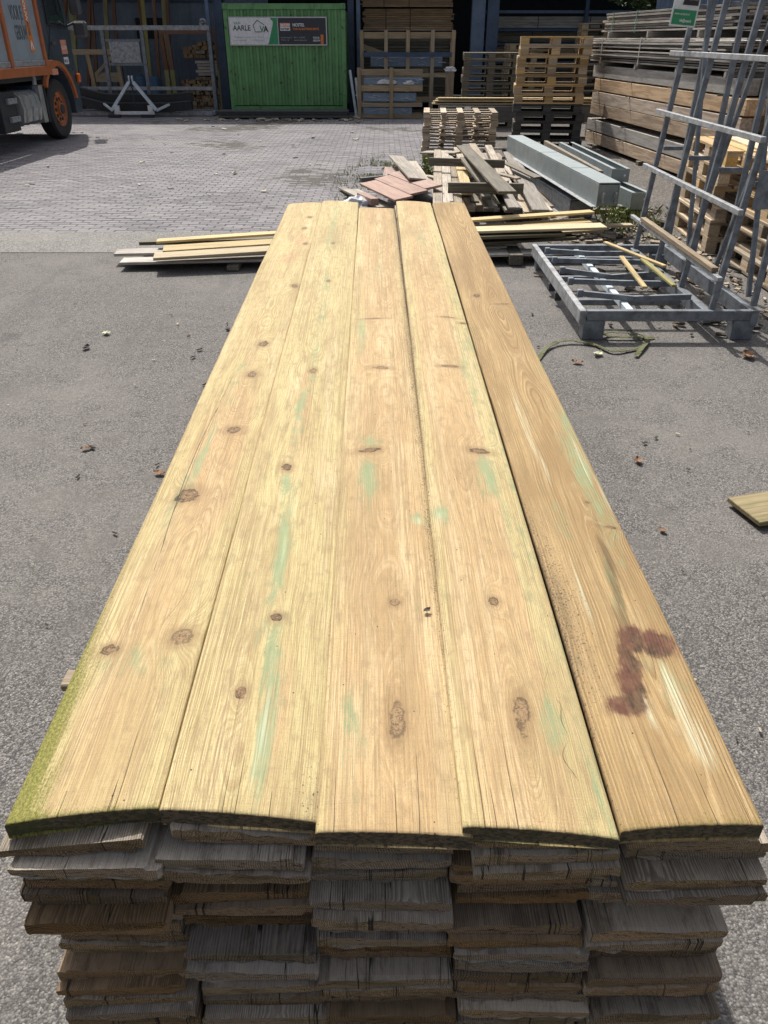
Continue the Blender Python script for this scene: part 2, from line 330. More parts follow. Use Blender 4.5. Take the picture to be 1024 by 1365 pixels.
    c = t.mix(t.mul(rim, t.mul(t.ss(N(60, 60, 2), 0.32, 0.52), t.add(0.35, t.mul(kd, 0.45)))), c, (0.055, 0.04, 0.03))
    # dirt, moss, wet stain, cracks
    dn = N(300, 190, 4, 0.7)
    da = t.attr('dirt')
    c = t.mix(t.mul(t.ss(t.add(dn, t.mul(da, 0.22)), 0.66, 0.74), t.ss(da, 0.0, 0.3)), c, (0.085, 0.06, 0.04))
    c = t.mix(t.mul(t.ss(t.add(da, t.add(t.mul(t.add(pz, -0.5), 0.8), t.mul(t.add(hair, -0.5), 0.5))), 0.12, 1.0), 0.62), c, (0.20, 0.145, 0.08))
    mo = t.ss(t.add(t.attr('moss'), t.add(t.add(t.mul(t.add(dn, -0.5), 1.4), t.mul(t.add(pz, -0.5), 1.4)), t.mul(t.add(hair, -0.5), 1.2))), 0.18, 1.2)
    c = t.mix(t.mul(mo, 0.88), c, t.mix(t.ss(dn, 0.35, 0.65), (0.27, 0.25, 0.045), (0.11, 0.125, 0.016)))
    st = t.noise(t.xyz(t.mul(rg, 1.1), t.mul(s, 9), idn), 1, 4, 0.6)
    sm = t.add(t.attr('stain'), t.add(t.mul(t.add(st, -0.5), 0.2), t.add(t.mul(t.add(N(60, 34, 5, 0.7), -0.5), 0.9), t.mul(t.add(hair, -0.5), 0.5))))
    smear = t.ss(t.add(t.attr('smear'), t.add(t.mul(t.add(hair, -0.5), 1.2), t.mul(t.add(pz, -0.5), 0.8))), 0.25, 0.9)
    c = t.mix(t.mul(smear, 0.72), c, (0.14, 0.10, 0.045))
    c = t.mix(t.mul(t.ss(sm, 0.16, 0.55), 0.45), c, (0.22, 0.125, 0.06))
    c = t.mix(t.mul(t.ss(sm, 0.34, 0.66), t.ss(N(45, 26, 4, 0.7), 0.36, 0.6, 0.62, 0.93)), c, t.mix(t.ss(N(30, 20, 4, 0.7), 0.40, 0.62), (0.14, 0.058, 0.038), (0.075, 0.045, 0.028)))
    vd = t.voro(t.xyz(u, t.mul(s, 0.8), idn), 55)
    c = t.mix(t.mul(t.ss(vd[0], 0.09, 0.04), t.ss(t.sep(vd[1])[0], 0.86, 0.88)), c, (0.05, 0.035, 0.025))
    ck = t.math('ABSOLUTE', t.add(t.attr('crack'), t.mul(t.add(wob, -0.5), 1.2)))
    cw = t.attr('crack_width')
    cr = t.math('MULTIPLY', t.ss(ck, t.add(cw, 0.25), t.mul(cw, 0.3)), t.ss(cw, 0.02, 0.15))
    c = t.mix(t.mul(cr, 0.62), c, (0.08, 0.055, 0.032))
    edge = t.attr('rim')
    c = t.mix(t.mul(t.ss(t.add(edge, t.mul(t.add(pz, -0.5), 0.7)), 0.25, 1.0), 0.6), c, (0.15, 0.11, 0.06))
    gm = t.t.nodes.new('ShaderNodeGamma'); t.put(gm.inputs[0], c); gm.inputs[1].default_value = 1.28
    c = t.mix(1.0, gm.outputs[0], (1.40, 1.43, 1.52), 'MULTIPLY'); c = t.hsv(c, 0.5, 0.90, 1.0)
    h = t.add(t.add(t.mul(late, t.mul(con, 0.8)), t.mul(fine, 0.4)), t.add(t.mul(saw, 0.25), t.mul(hair, 0.35)))
    h = t.add(t.add(h, t.mul(grit, 0.35)), t.mul(cr, -2.0))
    return t.bsdf(Base_Color=c, Roughness=0.75, Specular_IOR_Level=0.25, Normal=t.bump(h, 0.9, 0.0018))
M['board'] = board_mat()
def board_end_mat():
    t = NT('sawn_board_end'); o = t.coord(); q = t.sep(o)
    n = t.noise(t.scl(o, (120, 120, 220)), 1, 4, 0.7); g = t.attr('moss')
    b2 = t.noise(t.scl(o, (40, 40, 120)), 1, 5, 0.7)
    c = t.mix(t.ss(n, 0.42, 0.6), (0.13, 0.098, 0.055), (0.04, 0.032, 0.02))
    c = t.mix(t.mul(t.ss(t.add(t.mul(g, 0.6), t.mul(t.add(b2, -0.5), 2.4)), 0.15, 0.8), 0.75), c, (0.045, 0.055, 0.010))
    c = t.mix(t.mul(t.ss(b2, 0.52, 0.64), 0.5), c, (0.045, 0.035, 0.025))
    return t.bsdf(Base_Color=c, Roughness=0.9, Normal=t.bump(n, 0.9, 0.004))
M['board_end'] = board_end_mat()

# ---------------------------------------------------------------- object helpers
WM = {}
I4 = Matrix.Identity(4)
def link(name, data, mat=I4, parent=None):
    o = bpy.data.objects.new(name, data); COL.objects.link(o)
    mat = Matrix(mat)
    if parent is not None:
        o.parent = parent; o.matrix_parent_inverse = I4; o.matrix_basis = WM[parent.name].inverted() @ mat
    else: o.matrix_basis = mat
    WM[o.name] = mat
    return o
def tag(o, label, cat, group=None, kind=None):
    if label: o['label'] = label
    if cat: o['category'] = cat
    if group: o['group'] = group
    if kind: o['kind'] = kind
    return o
def thing(name, label, cat, loc=(0, 0, 0), rz=0.0, group=None):
    return tag(link(name, None, Matrix.Translation(loc) @ Matrix.Rotation(rz, 4, 'Z')), label, cat, group)
def dup(o, loc, rz=0.0, label=None, rx=0.0, ry=0.0):
    c = o.copy(); COL.objects.link(c)
    m = Matrix.Translation(loc) @ Euler((rx, ry, rz)).to_matrix().to_4x4()
    c.matrix_basis = m; WM[c.name] = m
    if label: c['label'] = label
    for ch in list(o.children):
        d = ch.copy(); COL.objects.link(d); d.parent = c
        for g in list(ch.children):
            e = g.copy(); COL.objects.link(e); e.parent = d
    return c
def mesh(name, verts, faces, mats, smooth=False, fm=None):
    me = bpy.data.meshes.new(name); me.from_pydata([tuple(v) for v in verts], [], faces)
    for m in (mats if isinstance(mats, (list, tuple)) else [mats]): me.materials.append(m)
    if fm: me.polygons.foreach_set('material_index', fm)
    if smooth: me.polygons.foreach_set('use_smooth', [True] * len(me.polygons))
    me.update(); return me
_cache = {}
def boxmesh(w, l, h, mat, bev=0.003):
    key = (round(w, 4), round(l, 3), round(h, 4), mat.name, bev)
    if key in _cache: return _cache[key]
    bm = bmesh.new(); bmesh.ops.create_cube(bm, size=1)
    for v in bm.verts: v.co = Vector((v.co.x * w, v.co.y * l, v.co.z * h))
    if bev: bmesh.ops.bevel(bm, geom=bm.edges[:], offset=min(bev, min(w, l, h) * 0.3), segments=1, affect='EDGES')
    me = bpy.data.meshes.new('piece'); bm.to_mesh(me); bm.free(); me.materials.append(mat)
    _cache[key] = me; return me
def frame(p0, p1, up=(0, 0, 1)):
    p0, p1, up = Vector(p0), Vector(p1), Vector(up)
    d = (p1 - p0).normalized()
    if abs(d.dot(up)) > 0.999: up = Vector((0, 1, 0))
    x = d.cross(up).normalized(); z = x.cross(d)
    m = Matrix((x, d, z)).transposed().to_4x4(); m.translation = (p0 + p1) / 2
    return m, (p1 - p0).length
def bar(name, p0, p1, w, h, mat, parent=None, up=(0, 0, 1), bev=0.003):
    """straight piece from p0 to p1, length along its own Y"""
    m, L = frame(p0, p1, up)
    if isinstance(mat, str): mat = M[mat]
    return link(name, boxmesh(w, L, h, mat, bev), m, parent)
def box(name, c, size, mat, parent=None, rz=0.0, bev=0.004):
    if isinstance(mat, str): mat = M[mat]
    # longest horizontal side becomes the piece's own Y, so that grain runs along it
    sx, sy, sz = size
    m = Matrix.Translation(c) @ Matrix.Rotation(rz, 4, 'Z')
    if sz > sx and sz > sy: return link(name, boxmesh(sx, sz, sy, mat, bev), m @ Matrix.Rotation(R(90), 4, 'X'), parent)
    if sx > sy: return link(name, boxmesh(sy, sx, sz, mat, bev), m @ Matrix.Rotation(R(90), 4, 'Z'), parent)
    return link(name, boxmesh(sx, sy, sz, mat, bev), m, parent)
class MB:
    """collects pieces that are joined into one mesh"""
    def __init__(s): s.v = []; s.f = []
    def geo(s, verts, faces):
        n = len(s.v); s.v += [tuple(v) for v in verts]; s.f += [tuple(i + n for i in f) for f in faces]
    def bar(s, p0, p1, w, h, up=(0, 0, 1)):
        m, L = frame(p0, p1, up)
        vs_ = [m @ Vector((x * w / 2, y * L / 2, z * h / 2)) for x in (-1, 1) for y in (-1, 1) for z in (-1, 1)]
        s.geo(vs_, [(0, 1, 3, 2), (4, 6, 7, 5), (0, 4, 5, 1), (2, 3, 7, 6), (0, 2, 6, 4), (1, 5, 7, 3)])
    def tube(s, pts, r, n=8, caps=True):
        pts = [Vector(p) for p in pts]; base = len(s.v); k = len(pts)
        for i, p in enumerate(pts):
            d = (pts[min(i + 1, k - 1)] - pts[max(i - 1, 0)]).normalized()
            a = d.cross(Vector((0, 0, 1))) if abs(d.z) < 0.95 else d.cross(Vector((1, 0, 0)))
            a.normalize(); b = d.cross(a); rr = r[i] if isinstance(r, (list, tuple)) else r
            for j in range(n):
                q = 2 * math.pi * j / n; s.v.append(tuple(p + a * (rr * math.cos(q)) + b * (rr * math.sin(q))))
        for i in range(k - 1):
            for j in range(n):
                s.f.append((base + i * n + j, base + i * n + (j + 1) % n, base + (i + 1) * n + (j + 1) % n, base + (i + 1) * n + j))
        if caps:
            s.f.append(tuple(base + j for j in range(n))[::-1]); s.f.append(tuple(base + (k - 1) * n + j for j in range(n)))
    def prism(s, poly, y0, y1, axis='Y'):
        n = len(poly); vs_ = []
        for y in (y0, y1):
            for a, b in poly:
                vs_.append((a, y, b) if axis == 'Y' else (y, a, b) if axis == 'X' else (a, b, y))
        fs = [tuple(range(n)), tuple(range(n, 2 * n))[::-1]] + [(i, i + n, (i + 1) % n + n, (i + 1) % n) for i in range(n)]
        s.geo(vs_, fs)
    def build(s, name, mat, parent=None, m=I4, smooth=False):
        me = mesh(name, s.v, s.f, M[mat] if isinstance(mat, str) else mat)
        bm = bmesh.new(); bm.from_mesh(me); bmesh.ops.recalc_face_normals(bm, faces=bm.faces); bm.to_mesh(me); bm.free()
        if smooth:
            me.polygons.foreach_set('use_smooth', [True] * len(me.polygons))
            me.set_sharp_from_angle(angle=R(35))
        o = link(name, me, m, parent); return o
def text(name, body, size, m, mat, parent, align='LEFT', sx=1.0, bold=0.0):
    cu = bpy.data.curves.new(name, 'FONT'); cu.body = body; cu.size = size; cu.align_x = align; cu.extrude = 0.0012; cu.offset = bold
    cu.materials.append(M[mat])
    return link(name, cu, m @ Matrix.Diagonal((sx, 1, 1, 1)), parent)
ORD = ['top', 'second', 'third', 'fourth', 'fifth', 'sixth', 'seventh', 'eighth', 'ninth', 'tenth', 'eleventh', 'twelfth', 'thirteenth', 'fourteenth', 'fifteenth', 'sixteenth', 'seventeenth', 'eighteenth']
FROML = ['leftmost', 'second', 'middle', 'fourth', 'rightmost']

# ---------------------------------------------------------------- ground
def sheet(name, poly, z, mat):
    o = link(name, mesh(name, [(x, y, z) for x, y in poly], [tuple(range(len(poly)))], M[mat]))
    return tag(o, None, None, kind='structure')
sheet('ground', [(-500, -500), (500, -500), (500, 500), (-500, 500)], -0.016, 'dirt')
sheet('asphalt_yard', [(-14, -9), (14, -9), (14, 8.3), (-14, 8.3)], -0.008, 'asphalt')
sheet('concrete_strip', [(-14, 7.44), (-1.62, 7.40), (-1.15, 8.3), (-14, 8.3)], -0.004, 'concrete')
def ragged(x0, x1, y0, y1, z, name, mat, n=40):
    pts = []
    for i in range(n): pts.append((x0 + (x1 - x0) * i / n, y0 + rng.uniform(-.12, .12)))
    for i in range(n): pts.append((x1, y0 + (y1 - y0) * i / n))
    for i in range(n): pts.append((x1 + (x0 - x1) * i / n, y1))
    for i in range(n): pts.append((x0 + rng.uniform(-.15, .15), y1 + (y0 - y1) * i / n))
    return sheet(name, pts, z, mat)
ragged(1.75, 14, 7.0, 24, 0.0, 'dirt_ground', 'dirt')
paving = sheet('brick_paving', [(-14, 8.3), (2.6, 8.3), (2.6, 24), (-14, 24)], -0.010, 'joint')

def brick_mesh(l, w, h, mat, bev):
    bm = bmesh.new()
    v = [(-l/2, -w/2, -h), (l/2, -w/2, -h), (l/2, w/2, -h), (-l/2, w/2, -h)]
    t = [(a * (1 - 2 * bev / l), b * (1 - 2 * bev / w), 0) for a, b, _ in v]
    m2 = [(a, b, -bev) for a, b, _ in v]
    vs_ = [bm.verts.new(q) for q in v + m2 + t]
    for i in range(4):
        j = (i + 1) % 4
        bm.faces.new((vs_[i], vs_[j], vs_[4 + j], vs_[4 + i])); bm.faces.new((vs_[4 + i], vs_[4 + j], vs_[8 + j], vs_[8 + i]))
    bm.faces.new(vs_[8:12]); me = bpy.data.meshes.new('brick'); bm.to_mesh(me); bm.free(); me.materials.append(mat); return me
bme = brick_mesh(0.192, 0.090, 0.05, M['brick'], 0.006)
bricks = []
ny = int((23.6 - 8.3) / 0.1)
for j in range(ny):
    y = 8.35 + j * 0.1
    xl = -0.62 * y - 1.2
    for i in range(int((2.5 - xl) / 0.2)):
        x = 2.5 - i * 0.2 - (0.1 if j % 2 else 0)
        bricks.append((x, y))
def in_view_rank(b):
    x, y = b
    vis = -0.51 * y - 0.1 < x < -1.05
    return (0 if vis else 1, y, abs(x))
order = sorted(bricks, key=in_view_rank)
def brick_z(x, y): return 0.010 * mnoise.noise(Vector((x * 0.5, y * 0.5, 3))) - 0.006 + rng.uniform(-.002, .002)
for x, y in order[:300]:
    m = Matrix.Translation((x + rng.uniform(-.003, .003), y + rng.uniform(-.002, .002), brick_z(x, y))) @ Euler((rng.uniform(-.012, .012), rng.uniform(-.008, .008), rng.uniform(-.02, .02))).to_matrix().to_4x4()
    link('brick', bme, m, paving)
V = []; F = []; T = []
l2, w2, b = 0.096, 0.045, 0.006
for x, y in order[300:]:
    n = len(V); z = brick_z(x, y); a = rng.uniform(-.02, .02); tx, ty = rng.uniform(-.012, .012), rng.uniform(-.008, .008)
    tone = min(1, max(0, rng.gauss(.5, .3)))
    for (q, dz) in ((1.0, -0.03), (1.0, -b), (None, 0.0)):
        for sx, sy in ((-1, -1), (1, -1), (1, 1), (-1, 1)):
            ux = sx * (l2 if q else l2 - b); uy = sy * (w2 if q else w2 - b)
            V.append((x + ux - uy * a, y + uy + ux * a, z + dz + ux * ty + uy * tx)); T.append(tone)
    for k in (0, 4):
        for i in range(4):
            j = (i + 1) % 4; F.append((n + k + i, n + k + j, n + k + 4 + j, n + k + 4 + i))
    F.append((n + 8, n + 9, n + 10, n + 11))
me = mesh('paving_bricks', V, F, M['brick_field'])
me.attributes.new('tone', 'FLOAT', 'POINT').data.foreach_set('value', T)
tag(link('paving_bricks', me, I4, paving), None, None, kind='stuff')

# ---------------------------------------------------------------- the stack of boards
SK = 0.0134                     # the stack rises a little towards its far end
def stack_z(z, y): return z + SK * (y - 0.64)
nr = np.random.RandomState(11)
def smooth_noise(u, s, fu, fs, seed):
    # sum of a few sines: smooth, not periodic over one board
    r_ = np.random.RandomState(seed); out = np.zeros_like(u)
    for k in range(7):
        out += np.sin(u * fu * r_.uniform(.4, 1.6) + s * fs * r_.uniform(.4, 1.8) * (1 + k * .35) + r_.uniform(0, 6.28)) / (1 + k * .35)
    return out / 3.0

# each board: near centre, far centre, width, heights, cross tilt (right side up +), crown, end skew, thickness left/right
BOARDS = [
 dict(n=(-0.398, 0.652), f=(-0.457, 4.745), w=0.202, tilt=0.014, crown=0.006, skew=0.006, tl=0.020, tr=0.024, dz=0.002, brown=0.05, con=0.34, warm=0.30, h0=0.055, xc=0.02,
   label='leftmost top board of the big stack, mossy green along its left edge',
   knots=[(-.053, .321, .014, .010, 1), (.064, .340, .015, .016, .25), (-.023, .811, .022, .022, .9), (.031, 1.124, .016, .014, .8), (.030, 1.494, .013, .017, .6), (.033, 1.751, .013, .02, .9), (.080, 2.405, .012, .02, .8), (.053, 3.686, .01, .02, .6), (.045, 3.42, .009, .02, .5), (.072, 3.1, .008, .016, .6)],
   warmspots=[(.02, 1.0, .045, .30, 1.0), (.05, .78, .05, .12, .9), (.056, 3.164, .02, .06, 1.6), (.017, 2.844, .02, .06, 1.5), (.0, .35, .05, .3, .5)],
   green=[(-.045, .82, .012, .12, .8), (-.025, 1.0, .010, .16, .9), (.0, .28, .05, .05, .55), (-.01, 1.45, .02, .2, .5), (.01, 1.75, .03, .1, .4)], pale=[]),
 dict(n=(-0.190, 0.650), f=(-0.253, 4.779), w=0.210, tilt=-0.015, crown=0.005, skew=-0.006, tl=0.026, tr=0.016, dz=0.005, brown=0.0, con=0.26, warm=0.05, h0=0.07, xc=-0.02,
   label='second top board from the left with a long mint streak through two dark knots',
   knots=[(.008, .395, .009, .010, 1), (-.027, .215, .007, .012, .9), (-.021, .929, .011, .014, 1), (.003, 1.526, .008, .016, .4), (.004, 2.472, .007, .016, .6), (-.004, 3.1, .006, .015, .5)],
   warmspots=[(.03, .2, .02, .1, .9), (-.01, 1.2, .02, .3, .8), (.02, .9, .03, .3, .3)],
   green=[(-.002, .62, .013, .20, 1.0), (-.017, .86, .010, .07, 1.0), (.012, .30, .016, .10, .85), (.018, .13, .013, .10, .95), (-.012, 1.2, .012, .22, .7), (.004, 1.6, .012, .2, .65), (.0, 2.3, .015, .4, .6), (-.02, 3.4, .03, .6, .55)],
   pale=[(.016, .12, .012, .12, .7), (.0, .62, .009, .15, .5)]),
 dict(n=(0.013, 0.628), f=(-0.041, 4.626), w=0.204, tilt=-0.005, crown=0.004, skew=-0.003, tl=0.022, tr=0.022, dz=-0.003, brown=0.06, con=0.16, warm=0.95, h0=0.075, xc=0.01,
   label='middle top board of the big stack, pinkish tan with a dark soot-like right edge',
   knots=[(-.035, 1.054, .022, .010, .9), (.008, .19, .010, .032, .3), (.014, .468, .008, .010, .35), (-.002, 1.589, .022, .010, .5), (-.02, 2.05, .03, .006, .4)],
   warmspots=[(.03, .5, .05, .5, .35), (.02, 1.3, .05, .3, .4)],
   green=[(-.036, .92, .016, .09, .95), (-.064, 1.93, .016, .18, .8), (.07, .75, .018, .025, .8), (-.03, 1.1, .02, .04, .7), (-.06, .15, .02, .1, .45), (.0, 2.6, .05, .3, .35)], pale=[(.068, .74, .012, .02, .7)],
   dirt_right=1.0),
 dict(n=(0.203, 0.626), f=(0.173, 4.779), w=0.202, tilt=-0.012, crown=0.006, skew=-0.006, tl=0.025, tr=0.016, dz=0.004, brown=0.03, con=0.16, warm=0.75, h0=0.075, xc=-0.01,
   label='fourth top board from the left, pale edged, with a dark slanting gash knot',
   knots=[(.036, 1.04, .022, .011, 1), (.005, .195, .010, .030, .45), (-.003, .463, .008, .009, .8), (.007, 1.584, .024, .008, .6), (.036, 2.046, .028, .006, .5), (.085, 2.0, .01, .008, .8)],
   warmspots=[(-.02, .6, .05, .4, .4), (-.03, 1.6, .05, .5, .3)],
   green=[(.042, .93, .018, .09, 1.0), (-.08, .758, .02, .03, .9), (.05, .18, .02, .05, .7), (.06, 1.6, .02, .3, .6), (.0, 3.2, .05, .4, .35), (.06, .7, .02, .2, .4)], pale=[(-.078, .75, .012, .02, .6)],
   cream_right=1.0),
 dict(n=(0.403, 0.636), f=(0.375, 4.768), w=0.188, tilt=0.003, crown=0.006, skew=0.003, tl=0.018, tr=0.022, dz=0.0, brown=0.88, con=0.85, warm=0.6, h0=0.03, xc=0.03, ha=.026,
   label='rightmost top board of the big stack, browner, with a purple wet stain and swirling grain',
   knots=[(.043, .796, .0045, .005, 1), (-.032, 2.304, .010, .016, 1), (.05, 2.2, .02, .008, .5), (.07, .70, .012, .004, .8)],
   warmspots=[],
   green=[(.06, .9, .02, .25, .75), (.08, 1.1, .02, .25, .7), (.02, .48, .012, .12, .6), (.055, .3, .02, .1, .4), (-.03, .7, .012, .2, .5), (.09, 1.5, .015, .3, .5)],
   pale=[(-.030, 1.20, .008, .20, 1.0), (-.022, .95, .007, .09, .8), (-.04, .5, .007, .12, .8), (.05, .22, .011, .07, 1.1), (.055, .14, .016, .05, 1.1), (.0, .20, .012, .05, .7), (.075, 1.0, .008, .12, .8), (.09, .8, .008, .12, .7)],
   stain=[(.055, .345, .030, .030, 1.05), (.020, .355, .022, .030, 1.05), (-.002, .30, .014, .05, .95), (-.012, .25, .016, .04, 1.0), (-.030, .208, .026, .018, 1.05), (-.012, .215, .012, .02, .8), (.075, .35, .02, .02, .6)],
   smear=[(.034, .60, .007, .07, 1.0), (.024, .48, .008, .08, .9), (.016, .40, .012, .06, .9), (.045, .70, .005, .05, .6), (.0, .33, .02, .08, .5)]),
]
def field(spots, U, S):
    out = np.zeros_like(U)
    for (a, b_, ra, rb, k) in spots: out = np.maximum(out, k * np.exp(-((U - a) / (ra * 1.3)) ** 2 - ((S - b_) / (rb * 1.3)) ** 2))
    return out
def top_board(i, b):
    n, f = Vector((*b['n'], 0)), Vector((*b['f'], 0))
    n.z = stack_z(0.83 + b['dz'], n.y); f.z = stack_z(0.83 + b['dz'], f.y)
    L = (f - n).length; w = b['w']
    d = (f - n).normalized(); x = d.cross(Vector((0, 0, 1))).normalized(); z = x.cross(d)
    mat = Matrix((x, d, z)).transposed().to_4x4(); mat.translation = n
    us = np.concatenate(([-w/2, -w/2 + .0012, -w/2 + .0035], np.linspace(-w/2 + .007, w/2 - .007, 43), [w/2 - .0035, w/2 - .0012, w/2]))
    ss_ = np.concatenate(([0, .0015, .004], np.linspace(.010, 1.6, 300), np.linspace(1.61, L - .01, 240), [L - .003, L]))
    U, S = np.meshgrid(us, ss_)
    sd = 100 + i
    # outline: skewed sawn end, slightly wavy sides
    Y = S + (U / w * 2) * b['skew'] * np.exp(-S * 3) + 0.0008 * smooth_noise(U, S, 400, 0.1, sd) * (S < .001)
    X = U + 0.0012 * smooth_noise(U * 0, S, 1, 3.0, sd + 50)
    t = U / (w / 2)
    Z = b['tilt'] * t / 2 * (1 - 0.4 * S / L) + b['crown'] * (1 - t * t) - b['crown'] * .5 + 0.0012 * smooth_noise(U, S, 20, 1.5, sd + 1)
    e = w / 2 - np.abs(U); Z -= 0.0030 * np.clip(1 - e / .0045, 0, 1) ** 2
    Z -= 0.0018 * np.clip(1 - S / .004, 0, 1) ** 2
    # fields
    kd = np.full_like(U, 9.0); kk = np.zeros_like(U); bumpr = np.zeros_like(U)
    for (a, s0, ra, rb, dk) in b['knots']:
        an = 0.35 * (nr.rand() - .5)
        du, ds = U - a, S - s0; du2 = du + an * ds * .5; ds2 = ds - an * du
        q = np.sqrt((du2 / ra) ** 2 + (ds2 / rb) ** 2)
        kk = np.where(q < kd, dk, kk); kd = np.minimum(kd, q)
        sgn = 1 if nr.rand() < .75 else -1
        bumpr += sgn * (ra / .013) * 5.5 * np.exp(-(du / (ra * 2.0)) ** 2 - (ds / (rb * 3.5 + .02)) ** 2)
    xc = b['xc'] + 0.018 * smooth_noise(U * 0, S, 1, 1.2, sd + 2) + 0.004 * smooth_noise(U * 0, S, 1, 6, sd + 3)
    h = b['h0'] + b.get('ha', .012) * smooth_noise(U * 0, S, 1, 1.6, sd + 4) + 0.006 * smooth_noise(U * 0, S, 1, 7, sd + 7)
    ring = np.sqrt((U - xc) ** 2 + np.maximum(h, .004) ** 2) / 0.0042 + bumpr + 0.5 * smooth_noise(U, S, 60, 5, sd + 5)
    warm = b['warm'] + field(b['warmspots'], U, S) - 0.75 * np.clip((np.abs(t) - .5) / .45, 0, 1) + 0.2 * smooth_noise(U, S, 30, 2, sd + 6)
    green = field(b['green'], U, S); pale = field(b['pale'], U, S)
    if b.get('cream_right'): warm = warm - 1.2 * np.clip((t - .45) / .3, 0, 1); green = np.maximum(green, .42 * np.clip((t - .5) / .4, 0, 1))
    dirt = 0.30 * np.clip((np.abs(t) - .93) / .07, 0, 1) + 0.12 * np.clip(smooth_noise(U, S, 25, 2, sd + 8) - .4, 0, 1)
    if b.get('dirt_right'): dirt = dirt + (0.85 * np.clip((t - .62) / .38, 0, 1) ** 1.3) * (0.35 + 0.65 * np.clip(S / .5, 0, 1))
    if i == 3: dirt = dirt + .55 * np.clip((-t - .80) / .2, 0, 1) * np.exp(-((S - 1.6) / 1.2) ** 2)
    if i == 4: dirt = dirt + .45 * np.clip((-t - .2) / .6, 0, 1) * np.exp(-((S - .42) / .25) ** 2) + .25 * np.exp(-((S - .65) / .35) ** 2) * np.clip(-t, 0, 1)
    if i == 0: dirt = dirt + .32 * np.clip((-t - .80) / .2, 0, 1) + .35 * np.exp(-((U - .05) / .04) ** 2 - ((S - .80) / .07) ** 2)
    if i == 1: dirt = dirt + .45 * np.clip((t - .3) / .6, 0, 1) * np.exp(-(S / .10) ** 2)
    moss = np.zeros_like(U)
    if i == 0:
        moss = 1.5 * np.exp(-((U + w/2) / .040) ** 2) * np.exp(-(S / .30) ** 2) + .75 * np.exp(-((U + w/2) / .016) ** 2) * np.exp(-(S / 0.8) ** 2) + 0.65 * np.exp(-(S / .012) ** 2)
    if i == 3: moss = .45 * np.exp(-(S / .008) ** 2)
    if i == 4: moss = .5 * np.exp(-(S / .02) ** 2) + .45 * np.exp(-((U + w/2) / .02) ** 2) * np.exp(-((S - 4.1) / .5) ** 2) + .4 * np.exp(-((U + w/2) / .012) ** 2) * np.exp(-((S - 2.1) / .3) ** 2)
    rim = np.exp(-(S / .006) ** 2) * .5 + np.exp(-((L - S) / .008) ** 2) * .6
    stain = field(b.get('stain', []), U, S); smear = field(b.get('smear', []), U, S)
    cr = np.full_like(U, 99.0); cw = np.zeros_like(U)
    for k in range(3):
        uc = nr.uniform(-.42, .42) * w; ln = nr.uniform(.04, .20)
        dd = (U - uc - 0.003 * smooth_noise(U * 0, S, 1, 9, 900 + i * 9 + k)) * 1000
        upd = np.abs(dd) < np.abs(cr); cr = np.where(upd, dd, cr); cw = np.where(upd, nr.uniform(.25, .5) * np.clip(1 - S / ln, 0, 1), cw)
    if i in (0, 3):   # the long resin seam along a board
        path = (-.035 + .010 * np.sin(S * 5)) if i == 0 else (.062 + .006 * np.sin(S * 40) + .004 * np.sin(S * 90))
        dd = (U - path) * 1000; upd = np.abs(dd) < np.abs(cr); cr = np.where(upd, dd, cr)
        cw = np.where(upd, (.9 * np.exp(-((S - .95) / .35) ** 2)) if i == 0 else (.42 * np.exp(-((S - .17) / .09) ** 2) * (.5 + .5 * np.sin(S * 70))), cw)
    nU, nS = len(us), len(ss_)
    P = np.stack([X, Y, Z], -1).reshape(-1, 3)
    idx = np.arange(nU * nS).reshape(nS, nU)
    q = np.stack([idx[:-1, :-1], idx[:-1, 1:], idx[1:, 1:], idx[1:, :-1]], -1).reshape(-1, 4).tolist()
    fm = [0] * len(q)
    # underside follows the outline, thinner towards the feather edge
    thick = b['tl'] + (b['tr'] - b['tl']) * (t + 1) / 2
    ring_idx = np.concatenate([idx[0, :], idx[1:, -1], idx[-1, -2::-1], idx[-2:0:-1, 0]])
    base = len(P); low = P[ring_idx].copy(); th = thick.reshape(-1)[ring_idx]
    jag = np.where(np.isin(ring_idx, idx[0, :]), 0.0022 * np.abs(nr.randn(len(ring_idx))), 0)
    low[:, 2] -= th + jag; P = np.vstack([P, low]); m = len(ring_idx)
    for k in range(m):
        a, c = ring_idx[k], ring_idx[(k + 1) % m]
        q.append([int(c), int(a), base + k, base + (k + 1) % m]); fm.append(1 if (k < nU - 1) or (nU + nS - 2 <= k < 2 * nU + nS - 3) else 0)
    # bottom strip between the two long sides
    li = {int(v): base + k for k, v in enumerate(ring_idx)}
    for r_ in range(nS - 1):
        q.append([li[int(idx[r_, 0])], li[int(idx[r_ + 1, 0])], li[int(idx[r_ + 1, -1])], li[int(idx[r_, -1])]]); fm.append(0)
    me = mesh('top_board', P, q, [M['board'], M['board_end']], fm=fm)
    sm = [v == 0 for v in fm]; me.polygons.foreach_set('use_smooth', sm)
    for nm, arr in dict(ring=ring, knot=np.minimum(kd, 6), kdark=kk, warm=warm, green=green, pale=pale, dirt=dirt, moss=moss, stain=stain, smear=smear, crack=np.clip(cr, -30, 30), crack_width=cw, rim=rim,
                        brown=np.full_like(U, b['brown']), contrast=np.clip(b['con'] + .15 * smooth_noise(U, S, 20, 2, sd + 9), .05, 1), board_seed=np.full_like(U, i * 7.3)).items():
        a = arr.reshape(-1); a = np.concatenate([a, a[ring_idx]])
        me.attributes.new(nm, 'FLOAT', 'POINT').data.foreach_set('value', a.astype(np.float32))
    return tag(link('top_board', me, mat), b['label'], 'board', 'top boards of the big stack')
for i, b in enumerate(BOARDS): top_board(i, b)

